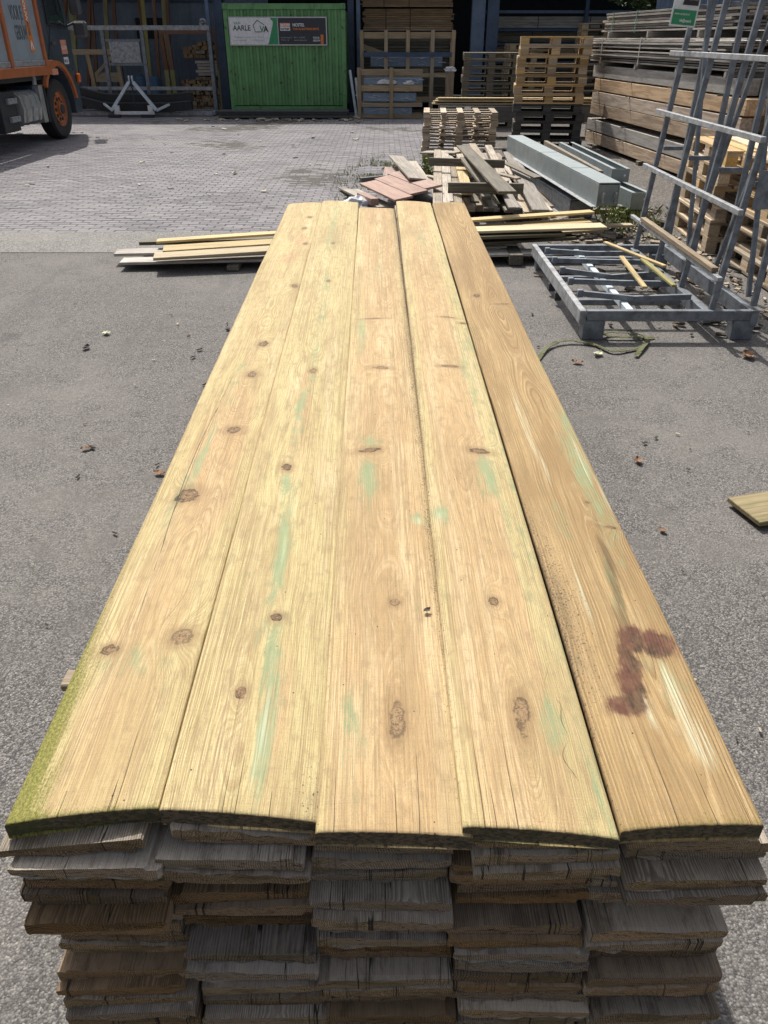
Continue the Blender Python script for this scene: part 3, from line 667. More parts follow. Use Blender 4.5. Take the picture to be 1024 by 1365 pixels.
# the weathered boards below, feather edged and laid in pairs; thick left / thick right, four shapes each
def wedge_mesh(w, L, tl, tr, mat, seed):
    r_ = random.Random(seed)
    ns, rb = 7, 0.013
    big_left = tl > tr
    nx = 14
    def sec(k):
        x0, x1 = -w/2, w/2
        top = [(x0, tl - .003), (x0 + .003, tl)] + [(x0 + w * q / nx, tl + (tr - tl) * q / nx) for q in range(1, nx)] + [(x1 - .003, tr), (x1, tr - .003)]
        if big_left: bot = [(x1, 0)] + [(x1 - w * q / nx, 0) for q in range(1, nx - 1)] + [(x0 + rb + .004, 0), (x0 + rb, .007), (x0, .0075)]
        else: bot = [(x1, .0075), (x1 - rb, .007), (x1 - rb - .004, 0)] + [(x1 - w * q / nx, 0) for q in range(2, nx)] + [(x0, 0)]
        return top + bot
    vs_, fs = [], []; ys = [0, .006] + [L * q / (ns - 2) for q in range(1, ns - 1)]
    n = len(sec(0))
    for k, y in enumerate(ys):
        wx = r_.uniform(-.003, .003); wz = r_.uniform(-.0006, .0006)
        for a, z in sec(k):
            j = (r_.gauss(0, .0009) - (.003 if r_.random() < .05 else 0)) if k == 0 else 0
            sh = .0009 if k == 0 else 0
            vs_.append((a * (1 - sh * 6) + wx, y + j, z + wz - (sh * r_.uniform(.3, .55) if z > .004 else -sh * .4)))
    for k in range(len(ys) - 1):
        for i in range(n): fs.append((k*n + i, k*n + (i+1) % n, (k+1)*n + (i+1) % n, (k+1)*n + i))
    fs.append(tuple(range(n))[::-1]); fs.append(tuple(range((len(ys)-1)*n, len(ys)*n)))
    me = mesh('stack_board', vs_, fs, mat)
    bm = bmesh.new(); bm.from_mesh(me); bmesh.ops.recalc_face_normals(bm, faces=bm.faces); bm.to_mesh(me); bm.free()
    return me
PROT = [[.022, .028, .006, .022, -.008], [.030, -.018, -.004, .002, .032], [.046, .020, .040, .002, .0], [.010, -.004, .028, .030, .034], [.012, .052, .020, .040, .018], [.050, .022, .052, .046, .050], [.062, .042, .036, .060, .030], [.070, .052, .060, .05, .05]]
DX = [[.0, .0, -.010, .020, .030], [.0, -.012, -.035, -.028, .022], [.002, -.008, -.045, -.035, -.022], [.0, -.004, -.035, -.03, -.018], [.012, -.003, -.035, -.035, -.02], [.012, -.004, -.03, -.035, -.022], [.02, .0, -.03, -.03, -.02], [.02, 0, -.03, -.03, -.02]]
wl = {}
WCOL = ['first', 'second', 'third', 'fourth', 'fifth']
def lower_board(x, y0, z, w, L, left, matn, seed, yaw, roll, label, flip=False):
    key = (left, matn, seed % 6, round(w, 3))
    if key not in wl: wl[key] = wedge_mesh(w, 4.15, .027 if left else .015, .015 if left else .027, M[matn], seed % 6 + (50 if left else 0))
    m = Matrix.Translation((x, y0, stack_z(z, y0))) @ Euler((math.atan(SK), roll, yaw)).to_matrix().to_4x4()
    if flip: m = m @ Matrix.Translation((0, 0, .0425)) @ Matrix.Rotation(math.pi, 4, 'Y')
    return tag(link('stack_board', wl[key], m), label, 'board', 'weathered boards in the big stack')
z = 0.800
lay = 0
lath_z = None
while z > 0.16:
    step = 0.0445
    if lay == 0:
        # the lower half of the top pairs
        for c in range(5):
            b = BOARDS[c]; left = c in (0, 4)
            lower_board(b['n'][0] + [-.012, .004, -.012, .004, -.004][c], b['n'][1] + [-.020, -.004, .02, .012, .012][c], z - .021 + [0, .002, -.004, .002, 0][c], .196, 4.1, not left, 'grey_wood', c + 3, .012, [-.05, .06, .02, .05, -.01][c],
                        f"weathered grey board end straight under the {['leftmost mossy', 'mint-streaked second', 'middle pinkish', 'fourth pale-edged', 'rightmost brown'][c]} top board")
        z -= .023 + .0445; lay += 1
        continue
    k = min(lay - 1, 7); x = -0.497 + DX[k][0] + (rng.uniform(-.01, .01) if lay > 8 else 0)
    for c in range(5):
        w = .196 if (lay + c) % 3 else .19
        cx = (-0.40 + 0.2 * c) + DX[k][c] + rng.uniform(-.004, .004)
        cx = max(cx, x + w / 2 + .002); x = cx + w / 2
        matn = 'grey_wood' if rng.random() < .6 else 'brown_old'
        if lay in (3,) and c in (0, 1): matn = 'brown_old'
        y0 = 0.648 - PROT[k][c] + (rng.uniform(-.02, .02) if lay > 8 else 0)
        left = rng.random() < .5; yaw = rng.uniform(.004, .020); roll = rng.uniform(-.006, .006)
        two = rng.uniform(.002, .016) * (1 if rng.random() < .75 else -1)
        lb = f"weathered board, {ORD[lay]} layer down, {WCOL[c]} column from the left, "
        lower_board(cx, y0, z, w, 4.15, left, matn, rng.randrange(1000), yaw, roll, lb + 'lower of its pair')
        lower_board(cx + rng.uniform(-.006, .006), y0 + two, z + .0012, w, 4.15, left, matn, rng.randrange(1000), yaw, -roll, lb + 'upper of its pair', flip=True)
    if lay == 3:
        z -= .020; lath_z = z + .010
        for yy, xx, lb in ((1.10, (-.62, .52), 'thin sawn lath lying across inside the stack, its end poking out at the near left'), (3.60, (-.56, .52), 'thin sawn lath lying across inside the stack near its far end')):
            tag(bar('spacer_lath', (xx[0], yy, stack_z(lath_z, yy)), (xx[1], yy, stack_z(lath_z, yy)), .045, .018, 'pallet_old'), lb, 'lath', 'laths between the layers')
    z -= step; lay += 1
zb = z + .0445
for yy in (0.95, 2.6, 4.3):
    h = stack_z(zb, yy) - .001
    tag(bar('stack_bearer', (-.62, yy, h / 2 - .004), (.52, yy, h / 2 - .004), .12, h + .006, 'pallet_old'), f"squared timber bearer on the asphalt under the {'near end' if yy < 1 else 'middle' if yy < 3 else 'far end'} of the big stack", 'bearer', 'bearers under the big stack')

# ---------------------------------------------------------------- boards lying across behind the stack
ACROSS = 'loose boards lying across behind the big stack'
def cross_board(p0, p1, w, t, mat, label, name='loose_board'):
    return tag(bar(name, p0, p1, w, t, mat), label, 'board', ACROSS)
cross_board((-2.28, 6.84, .052), (1.9, 7.10, .08), .19, .022, 'bundle_wood', 'grey weathered board with its end lowest and nearest in the pile left of the stack')
cross_board((-2.38, 7.03, .080), (1.2, 7.30, .11), .19, .024, 'bundle_wood', 'silver grey board whose worn end sticks out farthest at the left')
cross_board((-1.96, 6.72, .118), (2.00, 7.46, .20), .20, .022, 'yellow_wood', 'yellow board nearest the asphalt in the pile across, left end over the grey one')
cross_board((-2.24, 7.32, .105), (1.2, 7.62, .13), .12, .03, 'olive_wood', 'dark narrow board end poking out behind the yellow boards at left')
cross_board((-1.94, 6.97, .122), (1.95, 7.72, .215), .215, .022, 'yellow_wood', 'broad yellow board, its clean end over the dark one at left')
cross_board((-2.04, 7.16, .150), (2.00, 7.80, .285), .12, .020, 'yellow_wood', 'yellow board farthest back in the pile, with its pointed left end')
cross_board((-.9, 7.02, .225), (1.98, 7.25, .262), .20, .022, 'yellow_wood', 'wide yellow board lying on top at the right of the stack')
cross_board((-0.9, 6.93, .19), (1.60, 7.18, .215), .17, .026, 'olive_wood', 'dark green board, shorter, directly below the wide yellow one at the right')
cross_board((-0.8, 6.98, .11), (1.74, 7.33, .155), .20, .022, 'olive_wood', 'dark olive board with a pale edge, slanting low at the right of the stack')
cross_board((-0.5, 7.9, .10), (2.48, 8.06, .11), .10, .025, 'yellow_wood', 'thin yellow lath behind the wide board, reaching towards the steel rack')
cross_board((-0.4, 6.98, .085), (1.10, 7.20, .10), .09, .018, 'heap_wood', 'short pale lath end under the dark boards at the right')
tag(bar('timber_block', (-1.3, 6.72, .02), (-1.3, 7.5, .02), .10, .04, 'heap_dark'), 'low dark block under the left part of the boards lying across', 'block')
tag(bar('timber_block', (1.16, 6.9, .045), (1.16, 7.6, .045), .12, .09, 'heap_dark'), 'dark block under the right end of the boards lying across', 'block')
tag(bar('loose_board', (1.495, 2.73, .022), (4.3, 3.5, .03), .21, .022, 'mossy_board'), 'single yellowish board lying on the asphalt at the right edge', 'board')

# ---------------------------------------------------------------- heap of old boards
HEAP = 'old boards in the heap behind the stack'
def heap_board(p0, p1, w, t, mat, label, up=(0, 0, 1), nm='old_board'):
    return tag(bar(nm, p0, p1, w, t, mat, up=up), label, 'board', HEAP)
pn = thing('plank_panel', 'slanting panel of faded red-brown planks at the left of the old wood heap', 'panel', (0.02, 9.6, 0), 0.0)
for k in range(3):
    a0 = Vector((-.20, 9.78, .22)).lerp(Vector((.30, 10.25, .30)), (k + .0) / 3 * 1.0)
    d_ = Vector((.40, -1.22, .02))
    st = Vector((-.19, 9.86, .24)) + Vector((.165, .14, .035)) * k
    bar('plank', st, st + d_, .205, .024, 'red_wood', pn, up=(-.12, -.1, 1))
bar('batten', (.03, 9.15, .20), (.50, 9.55, .30), .07, .04, 'heap_dark', pn)
bar('batten', (-.18, 9.75, .19), (.28, 10.14, .30), .07, .04, 'heap_dark', pn)
heap_board((.16, 11.15, .37), (.38, 9.35, .35), .20, .022, 'heap_wood', 'pale grey board lying skewed over the red-brown panel', up=(.1, 0, 1))
heap_board((.36, 11.2, .30), (.46, 9.7, .28), .15, .022, 'heap_wood', 'pale short board just behind the skewed grey board')
heap_board((.10, 10.95, .26), (.06, 9.9, .24), .18, .022, 'red_wood', 'single red-brown board sticking out behind the panel')
heap_board((-.42, 10.40, .07), (.03, 8.95, .12), .20, .025, 'heap_wood', 'grey board low on the ground along the left edge of the heap')
heap_board((-.27, 9.55, .145), (-.10, 9.05, .16), .09, .07, 'red_wood', 'short brown squared block on the low grey board', nm='old_block')
heap_board((-.28, 9.92, .26), (.02, 10.04, .27), .06, .05, 'slate_wood', 'thin black strip end behind the red-brown panel')
heap_board((.42, 10.2, .22), (.46, 8.7, .13), .22, .03, 'slate_wood', 'slate grey board sloping down beside the red-brown panel')
heap_board((.62, 10.9, .14), (.60, 8.9, .12), .13, .03, 'heap_wood', 'narrow bleached board between the slate board and the light pair')
heap_board((.785, 12.4, .30), (.54, 8.2, .26), .10, .03, 'heap_wood', 'long light board at the left of the main old heap')
heap_board((.89, 12.4, .29), (.66, 8.4, .25), .11, .03, 'heap_wood', 'long tan board second from left in the main old heap')
heap_board((.99, 11.05, .32), (.90, 8.85, .28), .12, .03, 'yellow_wood', 'short yellow board tied with dark strips in the old heap')
heap_board((1.0, 12.2, .25), (.76, 8.5, .21), .12, .03, 'heap_wood', 'grey board underneath the yellow one in the old heap')
heap_board((1.08, 12.6, .30), (1.02, 9.9, .27), .09, .05, 'heap_wood', 'squared pale lath at the back of the heap, left of the top plank')
heap_board((1.32, 12.7, .34), (1.30, 9.0, .27), .10, .05, 'heap_wood', 'squared light lath at the back of the heap, under the top plank')
heap_board((1.55, 12.6, .33), (1.40, 9.6, .27), .10, .05, 'heap_wood', 'squared tan lath at the back right of the heap')
heap_board((1.48, 12.3, .27), (1.36, 8.5, .19), .12, .025, 'heap_wood', 'flat pale board running down the right half of the heap')
heap_board((1.12, 10.4, .30), (1.10, 8.8, .24), .10, .04, 'heap_dark', 'dark narrow board under the crossing plank in the heap')
for a, b_, w, t, mt, lb in [((-.55, 10.9, .02), (-.20, 9.6, .05), .12, .02, 'heap_wood', 'thin broken board lying flat on the bricks at the far left of the heap'),
        ((-.15, 11.3, .05), (.30, 10.5, .12), .15, .02, 'heap_dark', 'dark offcut behind the red-brown panel, half in the weeds'),
        ((.30, 9.6, .10), (.62, 8.75, .05), .10, .025, 'heap_wood', 'short bleached offcut in the gap right of the slate board'),
        ((.40, 11.7, .10), (.70, 10.6, .18), .12, .02, 'heap_wood', 'pale offcut behind the light boards near the weed'),
        ((1.62, 9.5, .12), (1.95, 8.75, .04), .10, .022, 'heap_wood', 'small board slipping off the right side of the heap'),
        ((1.55, 10.6, .36), (1.78, 9.6, .33), .09, .02, 'heap_dark', 'dark thin lath across the long pale leaning board'),
        ((1.85, 8.6, .03), (1.60, 8.15, .03), .11, .02, 'heap_wood', 'weathered stub on the ground in front of the steel beam'),
        ((.75, 9.2, .335), (1.02, 8.6, .33), .10, .02, 'heap_wood', 'grey stub lying askew on the light boards behind the near batten'),
        ((1.10, 9.8, .40), (1.50, 9.25, .37), .08, .02, 'heap_wood', 'light splintered strip lying askew between the two battens'),
        ((.60, 12.9, .22), (1.05, 11.9, .33), .13, .022, 'heap_wood', 'brownish board at the back of the heap against the slatted pallets'),
        ((1.30, 13.0, .25), (1.75, 12.1, .36), .12, .022, 'beam_grey', 'grey board at the back right of the heap by the slatted pallets')]:
    heap_board(a, b_, w, t, mt, lb, up=(rng.uniform(-.2, .2), rng.uniform(-.1, .1), 1))
for k, (x0, x1, y1, w, t, mt, lb) in enumerate([(.90, .93, 8.85, .13, .06, 'heap_wood', 'grey squared bar end, leftmost of the bars facing the stack'), (1.0, 1.06, 8.9, .10, .07, 'heap_wood', 'light squared bar end beside the leftmost grey bar'),
        (1.12, 1.19, 8.88, .10, .06, 'beam_grey', 'blue-grey bar end between the light bar and the mossy bar'), (1.14, 1.27, 8.98, .10, .07, 'olive_wood', 'mossy squared bar end in the middle of the heap front'),
        (1.27, 1.36, 8.72, .12, .03, 'heap_wood', 'flat brown board end right of the mossy bar'), (1.33, 1.44, 8.72, .09, .07, 'slate_wood', 'dark squared bar with a pale end at the heap front'),
        (1.42, 1.55, 8.62, .12, .03, 'heap_wood', 'flat weathered board end near the steel beams')]):
    heap_board((x0, y1 + 2.3, .22), (x1, y1, .12), w, t, mt, lb, nm='old_bar' if t > .04 else 'old_board')
heap_board((1.80, 12.3, .32), (1.58, 8.2, .22), .17, .025, 'heap_wood', 'long pale board leaning at the right of the heap beside the steel beams')
heap_board((1.64, 11.6, .26), (1.70, 8.5, .16), .14, .025, 'heap_wood', 'reddish grey board end below the long pale one at the right')
heap_board((1.70, 12.9, .20), (1.86, 9.2, .08), .12, .022, 'heap_wood', 'thin board along the foot of the lower steel beam')
r7 = random.Random(77)
for k, (x0, y0, x1, y1, z) in enumerate([(1.02, 12.3, .84, 9.3, .10), (1.22, 12.2, 1.00, 9.0, .16), (1.42, 12.0, 1.22, 8.9, .10), (1.52, 11.8, 1.62, 8.9, .10), (.72, 12.0, .74, 8.6, .12), (1.28, 11.4, 1.12, 8.7, .14), (1.60, 12.4, 1.46, 9.2, .2), (.90, 12.2, 1.12, 9.4, .22), (1.16, 12.6, 1.42, 9.5, .235), (.70, 11.9, .95, 9.3, .19)]):
    heap_board((x0, y0, z + .05), (x1, y1, z), r7.uniform(.08, .14), r7.uniform(.02, .04), ['heap_wood', 'heap_dark', 'beam_grey', 'heap_wood'][k % 4], f"old board deep in the heap under the light boards, {['first', 'second', 'third', 'fourth', 'fifth', 'sixth', 'seventh', 'eighth', 'ninth', 'tenth'][sorted(range(10), key=lambda q: [.84, 1.0, 1.22, 1.62, .74, 1.12, 1.46, 1.121, 1.42, .95][q]).index(k)]} from the left")
heap_board((.56, 10.42, .40), (1.47, 10.20, .40), .05, .09, 'heap_dark', 'dark batten across the heap, farther from the stack', nm='batten')
heap_board((.66, 8.52, .39), (1.43, 8.46, .39), .05, .10, 'heap_dark', 'dark batten across the heap, nearer to the stack', nm='batten')
heap_board((1.04, 11.2, .49), (1.15, 7.66, .48), .17, .022, 'heap_dark', 'grey plank lying skewed on top of the two battens')
heap_board((.98, 10.4, .44), (1.08, 9.0, .36), .09, .03, 'heap_dark', 'dark offcut below the skewed top plank')

# ---------------------------------------------------------------- steel beams
def box_beam(name, label, n, f, w, h, mat, ends=True, lip=True, channel=False, cover=False):
    n, f = Vector(n), Vector(f); m_, L = frame(n, f); m_.translation = n
    root = tag(link(name, None, m_), label, 'steel beam', 'galvanised steel beams beside the old wood heap')
    t = .012
    def pc(nm, c, size, mt=mat):
        me = boxmesh(size[0], size[1], size[2], M[mt], .002); return link(nm, me, m_ @ Matrix.Translation(c), root)
    if channel:
        pc('web', (0, L/2, -h/2 + t), (w - 2*t, L, t)); pc('flange', (-w/2, L/2, 0), (t, L, h)); pc('flange', (w/2, L/2, 0), (t, L, h))
        pc('lip', (-w/2 + .022, L/2, h/2 - .003), (.03, L, .006)); pc('lip', (w/2 - .022, L/2, h/2 - .003), (.03, L, .006))
        pc('end_plate', (0, -.005, 0), (w + .004, .008, h * .96), mat)
        mb = MB(); mb.tube([(w*.25, -.0105, 0.02), (w*.25, -.0085, 0.02)], .014, 10); mb.build('bolt_hole', 'white', root, m_)
    else:
        pc('top_plate', (0, L/2, h/2 - t/2), (w, L, t)); pc('side_plate', (-w/2 + t/2, L/2, -t/2), (t, L, h - t - .002)); pc('side_plate', (w/2 - t/2, L/2, -t/2), (t, L, h - t - .002))
        if lip: pc('bottom_lip', (-w/2 - .02, L/2, -h/2 + .004), (.06, L, .008), 'galv_lath'); pc('bottom_lip', (w/2 + .02, L/2, -h/2 + .004), (.06, L, .008), 'galv_lath')
        pc('end_plate', (0, .012, -.004), (w - 2*t - .003, .01, h - 2*t - .01))
        if ends:
            for sx in (-.28, .30): pc('end_lug', (sx * w, -.028, -.02), (.012, .07, h * .42), 'galv_lath')
        if cover:
            for fr in (.24, .55): pc('seam', (0, L * fr, h/2 + .0005), (w + .003, .010, .003), 'galv')
    return root
box_beam('steel_beam', 'large pale galvanised box beam with two end lugs lying beside the old wood', (2.19, 8.02, .40), (1.86, 12.1, .42), .215, .225, 'galv_pale', cover=True)
box_beam('steel_beam', 'lower galvanised beam with a flanged foot under the large box beam', (2.12, 8.75, .14), (1.84, 12.2, .14), .26, .20, 'galv', ends=False)
box_beam('steel_beam', 'short galvanised box lying on the lower beam left of the large one', (2.03, 10.0, .28), (1.93, 11.7, .28), .14, .07, 'galv_pale', ends=False, lip=False)
box_beam('steel_beam', 'upper galvanised channel in front of the big tan beams', (2.80, 9.85, .30), (2.66, 12.4, .32), .20, .19, 'galv_pale', channel=True)
box_beam('steel_beam', 'lower long galvanised channel right of the large box beam', (2.83, 9.05, .17), (2.46, 12.6, .17), .19, .18, 'galv_pale', channel=True)
heap_board((2.50, 9.6, .37), (2.36, 12.4, .40), .05, .07, 'heap_wood', 'brown lath strip between the steel beam and the steel channel', nm='lath')
for yy, lb in ((9.3, 'dark timber sleeper under the near ends of the steel beams'), (11.8, 'dark timber sleeper under the far ends of the steel beams')):
    tag(bar('sleeper', (1.75, yy, .022), (3.0, yy, .022), .12, .044, 'heap_dark'), lb, 'sleeper')

# ---------------------------------------------------------------- galvanised stillage rack
rk = thing('steel_stillage', 'galvanised stillage rack with slatted base and upright ladder frames beside the stack', 'rack', (1.85, 5.8, 0))
X0, X1, Y0, Y1, ZT = 1.30, 2.42, 4.98, 6.85, .19
bar('base_rail', (X0 + .03, Y0, ZT - .035), (2.40, Y0, ZT - .035), .045, .065, 'galv', rk)
bar('base_rail', (X0 + .03, Y1, ZT - .035), (2.40, Y1, ZT - .035), .045, .065, 'galv', rk)
bar('base_rail', (X0, Y0 - .025, ZT - .045), (X0, Y1 + .025, ZT - .045), .04, .09, 'galv_lath', rk)
bar('base_rail', (2.14, Y0 + .027, ZT - .06), (2.14, Y1 - .027, ZT - .06), .05, .08, 'galv', rk)
bar('base_rail', (2.425, Y0 - .025, ZT - .05), (2.425, Y1 + .025, ZT - .05), .05, .10, 'galv', rk)
nsl = 6
for i in range(1, nsl):
    y = Y0 + (Y1 - Y0) * (i / nsl); bend = [.0, .02, .005, .03, .004, .012][i]
    a = Vector((X0 + .05, y + .03, ZT + .012)); mid = Vector((1.72, y + .03 - bend * 2, ZT + .006 - bend)); e_ = Vector((2.11, y + .015 - bend, ZT - .002))
    mb = MB(); mb.bar(a, mid, .028, .036); mb.bar(mid + (e_ - mid).normalized() * .0005, e_, .0282, .0362); mb.build('slat', 'galv', rk)
    box('slat_shoe', (X0 + .055, y + .03, ZT + .012), (.04, .04, .05), 'galv', rk)
    if i % 2: bar('cross_member', (X0 + .03, y + .17, ZT - .09), (2.11, y + .17, ZT - .09), .04, .04, 'galv', rk)
bar('mid_rail', (1.65, Y0 + .03, ZT - .052), (1.65, Y1 - .03, ZT - .052), .045, .04, 'galv_bright', rk)
for fx, fy in ((1.385, Y0), (2.37, Y0), (1.385, Y1), (2.37, Y1)):
    box('foot', (fx, fy + (.03 if fy == Y0 else -.03), (ZT - .0685) / 2 - .004), (.14, .10, ZT - .0685 + .008), 'galv', rk)
for fy in (5.75, 6.0): box('fork_guide', (X0, fy, ZT - .13), (.05, .05, .06), 'dark_steel', rk)
def lean(z): return 2.155 + (z - .2) * .085
ys = [Y0 + .03, 5.60, 6.20, 6.80]
TOP = 2.75
for i, y in enumerate(ys):
    bar('upright', (lean(.15), y, .15), (lean(TOP), y, TOP), .038, .03, 'galv', rk, up=(0, 1, 0))
    bar('upright', (2.425, y + .002, .205), (2.425 + .01, y + .002, TOP), .036, .03, 'galv', rk, up=(0, 1, 0))
    bar('tie', (lean(.95) + .03, y, .95), (2.40, y, .95), .03, .03, 'galv', rk)
    bar('tie', (lean(1.9) + .03, y, 1.9), (2.40, y, 1.9), .03, .03, 'galv', rk)
    bar('tie', (lean(2.6) + .03, y, 2.6), (2.40, y, 2.6), .03, .03, 'galv', rk)
for ya, yb in ((ys[0], ys[1]), (ys[2], ys[1]), (ys[2], ys[3])):
    bar('diagonal_brace', (2.40, ya + .05, .25), (2.39, yb - .02, 1.95), .028, .028, 'galv', rk)
bar('diagonal_brace', (2.38, ys[1] + .05, .25), (2.37, ys[0] + .06, 1.75), .028, .028, 'galv', rk)
for z in (.40, .80, 1.20, 1.60, 2.1):
    bar('rail', (lean(z) - .043, Y0 - .06, z), (lean(z) - .043, Y1 + .10, z + .005), .032, .026 if z < .5 else .034, 'galv_lath', rk)
bar('rail_pad', (lean(.44) - .046, Y0 + .05, .432), (lean(.44) - .046, Y1 - .2, .437), .045, .03, 'pallet_old', rk)
box('side_plate', (2.31, Y0 - .004, .92), (.13, .006, .22), 'galv', rk)
sm = Matrix.Translation((2.205, 6.74, 1.775)) @ Matrix.Rotation(R(6), 4, 'Z') @ Matrix.Rotation(R(90), 4, 'X') @ Matrix.Rotation(R(-4), 4, 'Z')
sg = tag(link('rack_sign', None, sm), 'white and green printed plate hanging on the tall uprights of the stillage rack', 'sign')
def plate(nm, x0, x1, y0, y1, z, mat, parent, m, depth=.003):
    return link(nm, boxmesh(x1 - x0, y1 - y0, depth, M[mat], 0), m @ Matrix.Translation(((x0 + x1) / 2, (y0 + y1) / 2, z)), parent)
plate('panel', -.10, .10, 0, .36, 0, 'white', sg, sm)
plate('green_band', -.088, .088, .012, .105, .0035, 'sign_green', sg, sm)
mb = MB(); mb.prism([(-.03, .135), (.088, .135), (.088, .31), (.0, .31)], .0022, .005, 'Z'); mb.build('black_panel', 'ink', sg, sm)
mb = MB(); mb.prism([(-.055 + .033 * math.cos(a / 16 * 6.283), .235 + .05 * math.sin(a / 16 * 6.283)) for a in range(16)], .0022, .0042, 'Z'); mb.build('round_logo', 'ink_grey', sg, sm)
text('lettering', 'VAN AARLE', .026, sm @ Matrix.Translation((.006, .205, .0055)), 'white', sg, sx=.55)
text('lettering', 'HOUTHANDEL', .022, sm @ Matrix.Translation((.006, .165, .0055)), 'ink_grey', sg, sx=.5)
text('lettering', 'www.vanaarle.nl', .022, sm @ Matrix.Translation((-.078, .072, .0055)), 'white', sg, sx=.8)
text('lettering', 'info@vanaarle', .026, sm @ Matrix.Translation((-.03, .030, .0055)), 'white', sg, sx=.6, bold=.0006)
# loose sticks on the rack base
for p0, p1, w, mt, lb in (((1.83, 6.60, .262), (2.10, 5.86, .25), .035, 'yellow_wood', 'long thin yellow lath lying slantwise on the stillage base slats'), ((1.85, 6.15, .252), (1.79, 5.30, .245), .035, 'yellow_wood', 'short mossy lath across the front slats of the stillage base'), ((2.00, 6.1, .245), (2.02, 5.38, .235), .035, 'green_post', 'greenish lath stub near the rail of the stillage base')):
    tag(bar('loose_lath', p0, p1, w, .018, mt), lb, 'lath', 'laths on the stillage base')

# ---------------------------------------------------------------- pallets
def make_pallet(label, mat, group, L=1.2, D=.8, name='pallet'):
    """long side along X"""
    p = thing(name, label, 'pallet', (0, 0, 0), 0, group)
    for x_, y_, w in [(0, -D/2 + .0725, .145), (0, -D/4 + .02, .10), (0, 0, .145), (0, D/4 - .02, .10), (0, D/2 - .0725, .145)]:
        box('deck_board', (x_, y_, .133), (L, w, .022), mat, p, bev=.002)
    for x_ in (-L/2 + .0725, 0, L/2 - .0725):
        box('stringer_board', (x_, 0, .1105), (.145, D, .022), mat, p, bev=.002)
        for y_ in (-D/2 + .05, 0, D/2 - .05): box('block', (x_, y_, .0608), (.145, .10 if y_ else .145, .077), mat, p, bev=.002)
    for y_ in (-D/2 + .05, 0, D/2 - .05): box('bottom_board', (0, y_, .011), (L, .10 if y_ else .145, .022), mat, p, bev=.002)
    return p
def pallet_stack(cx, cy, n, mats, rz, lab, group, jit=.02, z0=0.0, step=.1445, protos={}):
    z = z0
    for i in range(n):
        mt = mats[i] if isinstance(mats, (list, tuple)) else mats
        lb = lab(n - 1 - i, mt)
        loc = (cx + rng.uniform(-jit, jit), cy + rng.uniform(-jit, jit), z); a = rz + rng.uniform(-.02, .02)
        if mt not in protos:
            protos[mt] = make_pallet(lb, mt, group); o = protos[mt]
            mm = Matrix.Translation(loc) @ Matrix.Rotation(a, 4, 'Z'); o.matrix_basis = mm; WM[o.name] = mm
        else:
            o = dup(protos[mt], loc, a, lb)
        o['group'] = group
        z += step
pallet_stack(2.95, 15.65, 12, ['pallet_black'] * 5 + ['pallet'] * 7, R(-7), lambda k, mt: f"{'blackened' if mt == 'pallet_black' else 'fresh yellow'} pallet, {ORD[k]} from the top of the tall pallet stack", 'pallets in the tall stack', .03, step=.1445)
# slatted pallets nested in a low stack
def make_slat_pallet(label, group):
    p = thing('slatted_pallet', label, 'pallet', (0, 0, 0), 0, group)
    for k in range(5): box('deck_board', (-.54 + .27 * k, 0, .091), (.095, .95, .018), 'pallet_old', p, bev=.002)
    for y_ in (-.44, 0, .44):
        box('stringer_board', (0, y_, .0725), (1.18, .09, .018), 'pallet_old', p, bev=.002)
        for x_ in (-.53, 0, .53): box('block', (x_, y_, .0407), (.12, .08, .045), 'pallet_old', p, bev=.002)
    for x_ in (-.53, 0, .53): box('bottom_board', (x_, 0, .009), (.11, .95, .018), 'pallet_old', p, bev=.002)
    return p
sp = make_slat_pallet('old slatted pallet on top of the low stack in front of the tall pallets', 'slatted pallets in the low stack')
mm = Matrix.Translation((1.24, 14.15, .606)) @ Matrix.Rotation(R(-3), 4, 'Z'); sp.matrix_basis = mm; WM[sp.name] = mm
for k in range(6):
    dup(sp, (1.24 + rng.uniform(-.03, .03), 14.15 + rng.uniform(-.03, .03), .101 * k), R(-3 + rng.uniform(-1.5, 1.5)), f"old slatted pallet, {ORD[6 - k]} from the top of the low stack behind the wood heap")
# pallets beside the stillage
pallet_stack(3.40, 7.9, 6, ['pallet_old', 'pallet_old', 'pallet_old', 'pallet', 'pallet', 'pallet'], R(85), lambda k, mt: f"{'weathered' if mt == 'pallet_old' else 'yellow'} pallet, {ORD[k]} down in the farther stack behind the stillage rack", 'pallets behind the stillage rack', .03, .005)
pallet_stack(3.47, 6.6, 6, ['pallet_old', 'pallet_old', 'pallet_old', 'pallet', 'pallet', 'pallet'], R(88), lambda k, mt: f"{'weathered' if mt == 'pallet_old' else 'yellow'} pallet, {ORD[k]} down in the nearer stack behind the stillage rack", 'pallets behind the stillage rack', .03, .005)

